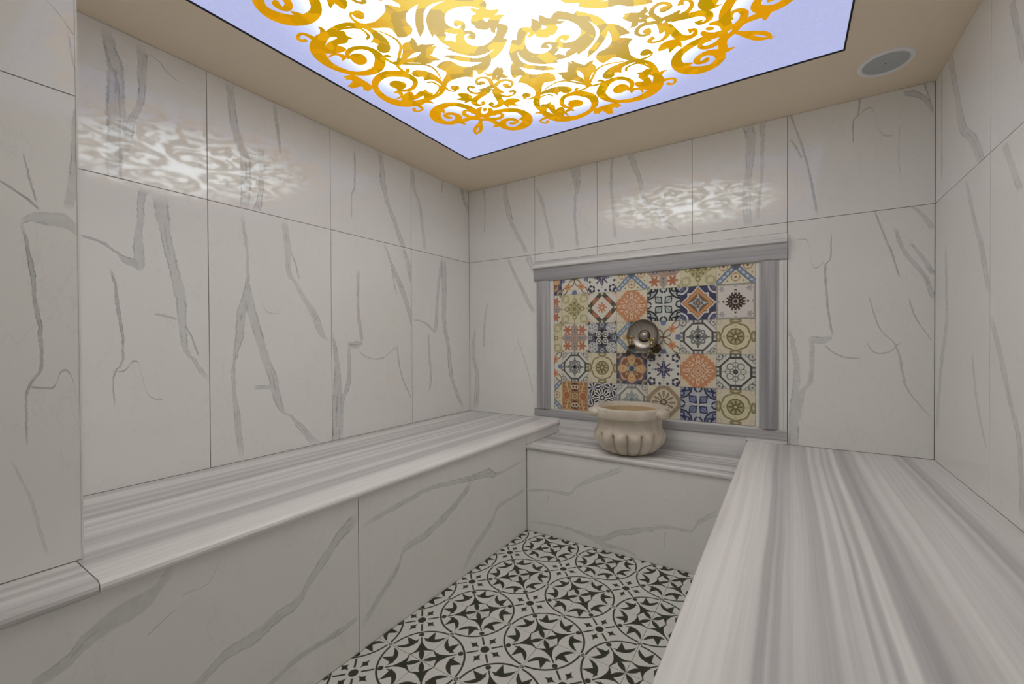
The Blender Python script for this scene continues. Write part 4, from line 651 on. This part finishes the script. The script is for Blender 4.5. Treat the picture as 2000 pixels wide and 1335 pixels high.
wv = noise(t, comb(t, x, y, 0), 11, 2, .5, 3.0)
sw = smooth(ab(cs(wv*34)), .80, .98)
c = mixc(t, sw*.35, (.68, .73, 1.14, 1), (.76, .80, 1.17, 1))
c = mixc(t, smooth(bl, .5, 1.6), c, (.97, 1.03, 1.05, 1))
t.links.new(c, e.inputs[0]); t.links.new((bl*PANEL_POWER).s, e.inputs[1])
gold_m, t, e = emis('backlit_gold_print')
bl, x, y = backlight(t)
fac = noise(t, comb(t, x, y, 0), 17, 1, .4, 8.0)
vor = t.nodes.new('ShaderNodeTexVoronoi'); vor.inputs['Scale'].default_value = 15; t.links.new(comb(t, x, y, 0), vor.inputs['Vector'])
sep = t.nodes.new('ShaderNodeSeparateColor'); t.links.new(vor.outputs['Color'], sep.inputs[0])
tone = S(sep.outputs[0], t)
c = mixc(t, tone > .55, (.86, .42, .004, 1), (.60, .36, .003, 1))
c = mixc(t, mt(t, 'LESS_THAN', fac, .42), c, (.92, .50, .008, 1))
rr = ln((x-1.415)/1.055, (y+1.41)/.95)
c = mixc(t, smooth(rr, .62, .92)*.6, c, (.86, .33, .004, 1))
cc_ = mixc(t, tone > .5, (1.15, .90, .22, 1), (.86, .66, .28, 1))      # paler gold: backlight glare painted into the middle of the print
c = mixc(t, smooth(rr, .66, .25), c, cc_)
t.links.new(c, e.inputs[0]); e.inputs[1].default_value = .46*PANEL_POWER
pn = empty('luminous_ceiling_panel', 'backlit white ceiling panel printed with golden scrollwork', 'ceiling light', (0, 0, 0))
box('membrane', (PX0, PY0, H+.004), (PX1, PY1, H+.006), dif_m, pn)
for lo, hi in (((PX0-.006, PY0-.006), (PX0-.0005, PY1+.006)), ((PX1+.0005, PY0-.006), (PX1+.006, PY1+.006)), ((PX0, PY1+.0005), (PX1, PY1+.006)), ((PX0, PY0-.006), (PX1, PY0-.0005))):
    box('edge_profile', (lo[0], lo[1], H-.001), (hi[0], hi[1], H+.02), black_m, pn)
def catmull(P, closed, n=5):
    out = []; N = len(P)
    rng = range(N) if closed else range(N-1)
    for i in rng:
        a, b_, c_, d_ = (P[(i+k) % N] if closed else P[min(max(i+k, 0), N-1)] for k in (-1, 0, 1, 2))
        for k in range(n):
            u = k/n; out.append(tuple(.5*(2*b_[j]+(-a[j]+c_[j])*u+(2*a[j]-5*b_[j]+4*c_[j]-d_[j])*u*u+(-a[j]+3*b_[j]-3*c_[j]+d_[j])*u**3) for j in range(len(b_))))
    if not closed: out.append(tuple(P[-1]))
    return out
from mathutils.geometry import tessellate_polygon
verts, faces = [], []
def add_print(pts2, tris, T):
    b0 = len(verts)
    for q in pts2:
        a, b_ = T(q); verts.append((1.415+a*1.055, -1.41+b_*.95, H+.0032))
    for f in tris: faces.append(tuple(b0+i for i in f))
D4 = [lambda q: (q[0], q[1]), lambda q: (-q[1], -q[0]), lambda q: (-q[0], q[1]), lambda q: (q[1], -q[0]),
      lambda q: (q[0], -q[1]), lambda q: (-q[1], q[0]), lambda q: (-q[0], -q[1]), lambda q: (q[1], q[0])]
for kind, P in ORN:
    if kind == 'P':
        pp = catmull(P, True, 3); tr = [tuple(f) for f in tessellate_polygon([[Vector((q[0], q[1], 0)) for q in pp]])]
    else:
        cc = catmull(P, False, 4); pp = []; tr = []
        for i, q in enumerate(cc):
            a, b_ = cc[max(i-1, 0)], cc[min(i+1, len(cc)-1)]
            dx, dy = b_[0]-a[0], b_[1]-a[1]; l_ = math.hypot(dx, dy) or 1
            pp += [(q[0]-dy/l_*q[2], q[1]+dx/l_*q[2]), (q[0]+dy/l_*q[2], q[1]-dx/l_*q[2])]
        for i in range(len(cc)-1):
            tr += [(2*i, 2*i+1, 2*i+3), (2*i, 2*i+3, 2*i+2)]
    for T in D4: add_print(pp, tr, T)
me = bpy.data.meshes.new('printed_scrollwork'); me.from_pydata(verts, [], faces); me.update()
gold_m.cycles.emission_sampling = 'NONE'
o = link('printed_scrollwork', me, pn, gold_m); o['label'] = 'golden scroll and leaf print'

# ------------------------------------------------------------------ ceiling speaker
sp_ring, _t, _b = new_mat('speaker_white_plastic', .4, .5, color=(.86, .87, .87, 1))
sp_grill, _t, _b = new_mat('speaker_grey_mesh', .55, .4, color=(.30, .33, .34, 1))
_x, _y, _z = objxyz(_t)
_d = cs(_x*1500)*cs(_y*1500)
setcol(_t, _b, mixc(_t, smooth(_d, .2, .6), (.50, .53, .53, 1), (.34, .37, .37, 1)))
SPK = (2.597, -.292, H)
sp = empty('ceiling_speaker', 'round recessed ceiling speaker with white ring and grey grille', 'speaker', SPK)
bm = bmesh.new(); lathe(bm, [(.082, -.001), (.083, -.006), (.092, -.009), (.099, -.005), (.101, 0)], 64, closed=False); bm_obj('ring', bm, sp_ring, sp)
bm = bmesh.new(); lathe(bm, [(.0005, -.0035), (.06, -.003), (.083, -.001), (.083, .0)], 64); bm_obj('grille', bm, sp_grill, sp)
bm = bmesh.new(); lathe(bm, [(.0005, -.005), (.0028, -.0045), (.0028, -.003)], 16); bm_obj('screw', bm, black_m, sp)

# ------------------------------------------------------------------ carved marble basin
mb, t, b = new_mat('aged_cream_marble', .38, .4)
x, y, z = objxyz(t); vec = comb(t, x, y, z)
n1 = noise(t, vec, 9, 4, .6, 1.0); n2 = noise(t, vec, 40, 3, .6, 2.0)
setcol(t, b, mixc(t, n2*.25, mixc(t, smooth(n1, .35, .7), (.64, .56, .455, 1), (.76, .70, .61, 1)), (.50, .43, .34, 1)))
bump(t, b, n2, .08)
mi, t, b = new_mat('stained_basin_inside', .45, .35)
x, y, z = objxyz(t); n1 = noise(t, comb(t, x, y, z*.4), 12, 4, .6, 4.0)
setcol(t, b, mixc(t, n1, (.44, .30, .15, 1), (.66, .54, .36, 1)))
BX, BY = 1.424, -.258
ba = empty('marble_basin', 'carved cream marble hammam basin with fluted lobes standing on the ledge', 'basin', (BX, BY, ZB))
ba.scale = (1, 1, 1.07)
NL = 15
def lobes(a, z_, r):
    k = max(0.0, min(1.0, (z_+.018)/.03)) * max(0.0, min(1.0, (.128-z_)/.018))
    s_ = abs(math.sin(NL*a/2+.35))
    return 1 - .20*k*(1-s_**.45) + .02*k
bm = bmesh.new()
lathe(bm, [(.095, 0), (.120, .003), (.145, .014), (.167, .030), (.186, .050), (.200, .072), (.207, .094), (.206, .110), (.200, .122), (.193, .132), (.188, .150), (.186, .172), (.188, .190), (.193, .2005)], 240, lobes)
bm_obj('bowl', bm, mb, ba)
def rimmod(a, z_, r): return 1 + .018*abs(math.cos(4*a+.5))**3
bm = bmesh.new()
lathe(bm, [(.170, .200), (.204, .200), (.209, .203), (.2115, .212), (.2125, .238), (.209, .249), (.200, .254), (.182, .2525), (.176, .246), (.172, .226)], 96, rimmod, closed=False)
bm_obj('rim', bm, mb, ba)
bm = bmesh.new()
lathe(bm, [(.1725, .230), (.166, .19), (.158, .15), (.14, .10), (.10, .06), (.04, .045), (.0005, .043)], 64, closed=False)
bm_obj('inside', bm, mi, ba)
for ang in (math.radians(218), math.radians(-14), math.radians(40)):
    bm = bmesh.new(); n = 20; rings = []
    for k in range(7):
        q = k/6; d_ = .195+.052*q; w_ = .052*math.sqrt(max(0, 1-q**2.6))*1.0+.003; h_ = .0235*math.sqrt(max(0, 1-(q*.92)**4))+.001
        rings.append([bm.verts.new((d_, w_*math.cos(2*math.pi*j/n), 0.2285-.004*q+h_*math.copysign(abs(math.sin(2*math.pi*j/n))**.7, math.sin(2*math.pi*j/n)))) for j in range(n)])
    for A, B in zip(rings, rings[1:]):
        for j in range(n): bm.faces.new((A[j], A[(j+1) % n], B[(j+1) % n], B[j]))
    bm.faces.new(rings[0][::-1]); bm.faces.new(rings[-1])
    bmesh.ops.recalc_face_normals(bm, faces=bm.faces[:])
    bmesh.ops.rotate(bm, verts=bm.verts[:], matrix=Matrix.Rotation(ang, 3, 'Z'))
    bm_obj('lug', bm, mb, ba)

# ------------------------------------------------------------------ taps and the metal bowl hung on them
pewter, t, b = new_mat('hammered_pewter', .34, .5, .85, color=(.36, .335, .30, 1))
x, y, z = objxyz(t); rad = ln(x, y)
ring_ = cs(rad*420)
setcol(t, b, mixc(t, smooth(ring_, .3, .9)*.35, (.42, .39, .35, 1), (.22, .20, .17, 1)))
bronze, t, b = new_mat('dark_bronze', .35, .5, .8, color=(.085, .062, .035, 1))
brass, t, b = new_mat('aged_brass', .32, .5, .9, color=(.40, .29, .12, 1))
DXC, DZC = 1.450, 1.232
bw = empty('metal_bathing_bowl', 'round grey metal hammam bowl with raised centre hung on the taps', 'bowl', (DXC, -.062, DZC))
MB = Matrix.Rotation(math.radians(90-6), 4, 'X')       # opening faces the room
bm = bmesh.new()
lathe(bm, [(.0005, -.036), (.045, -.036), (.070, -.031), (.088, -.018), (.098, .0), (.101, .006), (.104, .006), (.104, .003), (.0985, -.004), (.090, -.021), (.071, -.035), (.045, -.0395), (.0005, -.0395)], 72, M=MB)
bm_obj('shell', bm, pewter, bw)
bm = bmesh.new(); lathe(bm, [(.040, -.0365), (.037, -.031), (.033, -.029), (.0005, -.028)], 48, M=MB); bm_obj('boss_ring', bm, bronze, bw)
bm = bmesh.new(); lathe(bm, [(.031, -.0295), (.030, -.022), (.024, -.014), (.012, -.009), (.0005, -.008)], 48, M=MB); bm_obj('boss', bm, pewter, bw)
def tap(x_, z_, label, lean):
    tp = empty('wall_tap', label, 'tap', (x_, 0, z_))
    bm = bmesh.new(); lathe(bm, [(.030, .003), (.030, .008), (.020, .014), (.013, .018)], 32, M=Matrix.Rotation(math.radians(90), 4, 'X')); bm_obj('wall_flange', bm, bronze, tp)
    bm = bmesh.new(); tube(bm, [(0, -.010, 0), (0, -.05, 0), (0, -.10, -.002), (lean*.2, -.125, -.012), (lean*.3, -.135, -.035), (lean*.3, -.136, -.060)], [.012, .012, .013, .013, .012, .014], 16); bm_obj('spout', bm, bronze, tp)
    bm = bmesh.new(); lathe(bm, [(.011, 0), (.014, .006), (.010, .012), (.013, .024), (.008, .034), (.008, .050)], 24, M=Matrix.Translation((0, -.112, .008))); bm_obj('valve_stem', bm, brass, tp)
    bm = bmesh.new()
    for k in range(4):
        a = math.pi/4+k*math.pi/2
        tube(bm, [(0, -.112, .056), (.014*math.cos(a), -.112+.014*math.sin(a), .058), (.026*math.cos(a), -.112+.026*math.sin(a), .058), (.030*math.cos(a), -.112+.030*math.sin(a), .058)], [.007, .005, .0085, .004], 10)
    bm_obj('cross_handle', bm, brass, tp)
    bm = bmesh.new(); lathe(bm, [(.009, .050), (.011, .058), (.008, .066), (.0005, .069)], 20, M=Matrix.Translation((0, -.112, 0))); bm_obj('handle_cap', bm, brass, tp)
tap(1.386, 1.165, 'dark bronze wall tap with brass cross handle at the left of the metal bowl', -.02)
tap(1.520, 1.150, 'dark bronze wall tap with brass cross handle at the right of the metal bowl', .02)
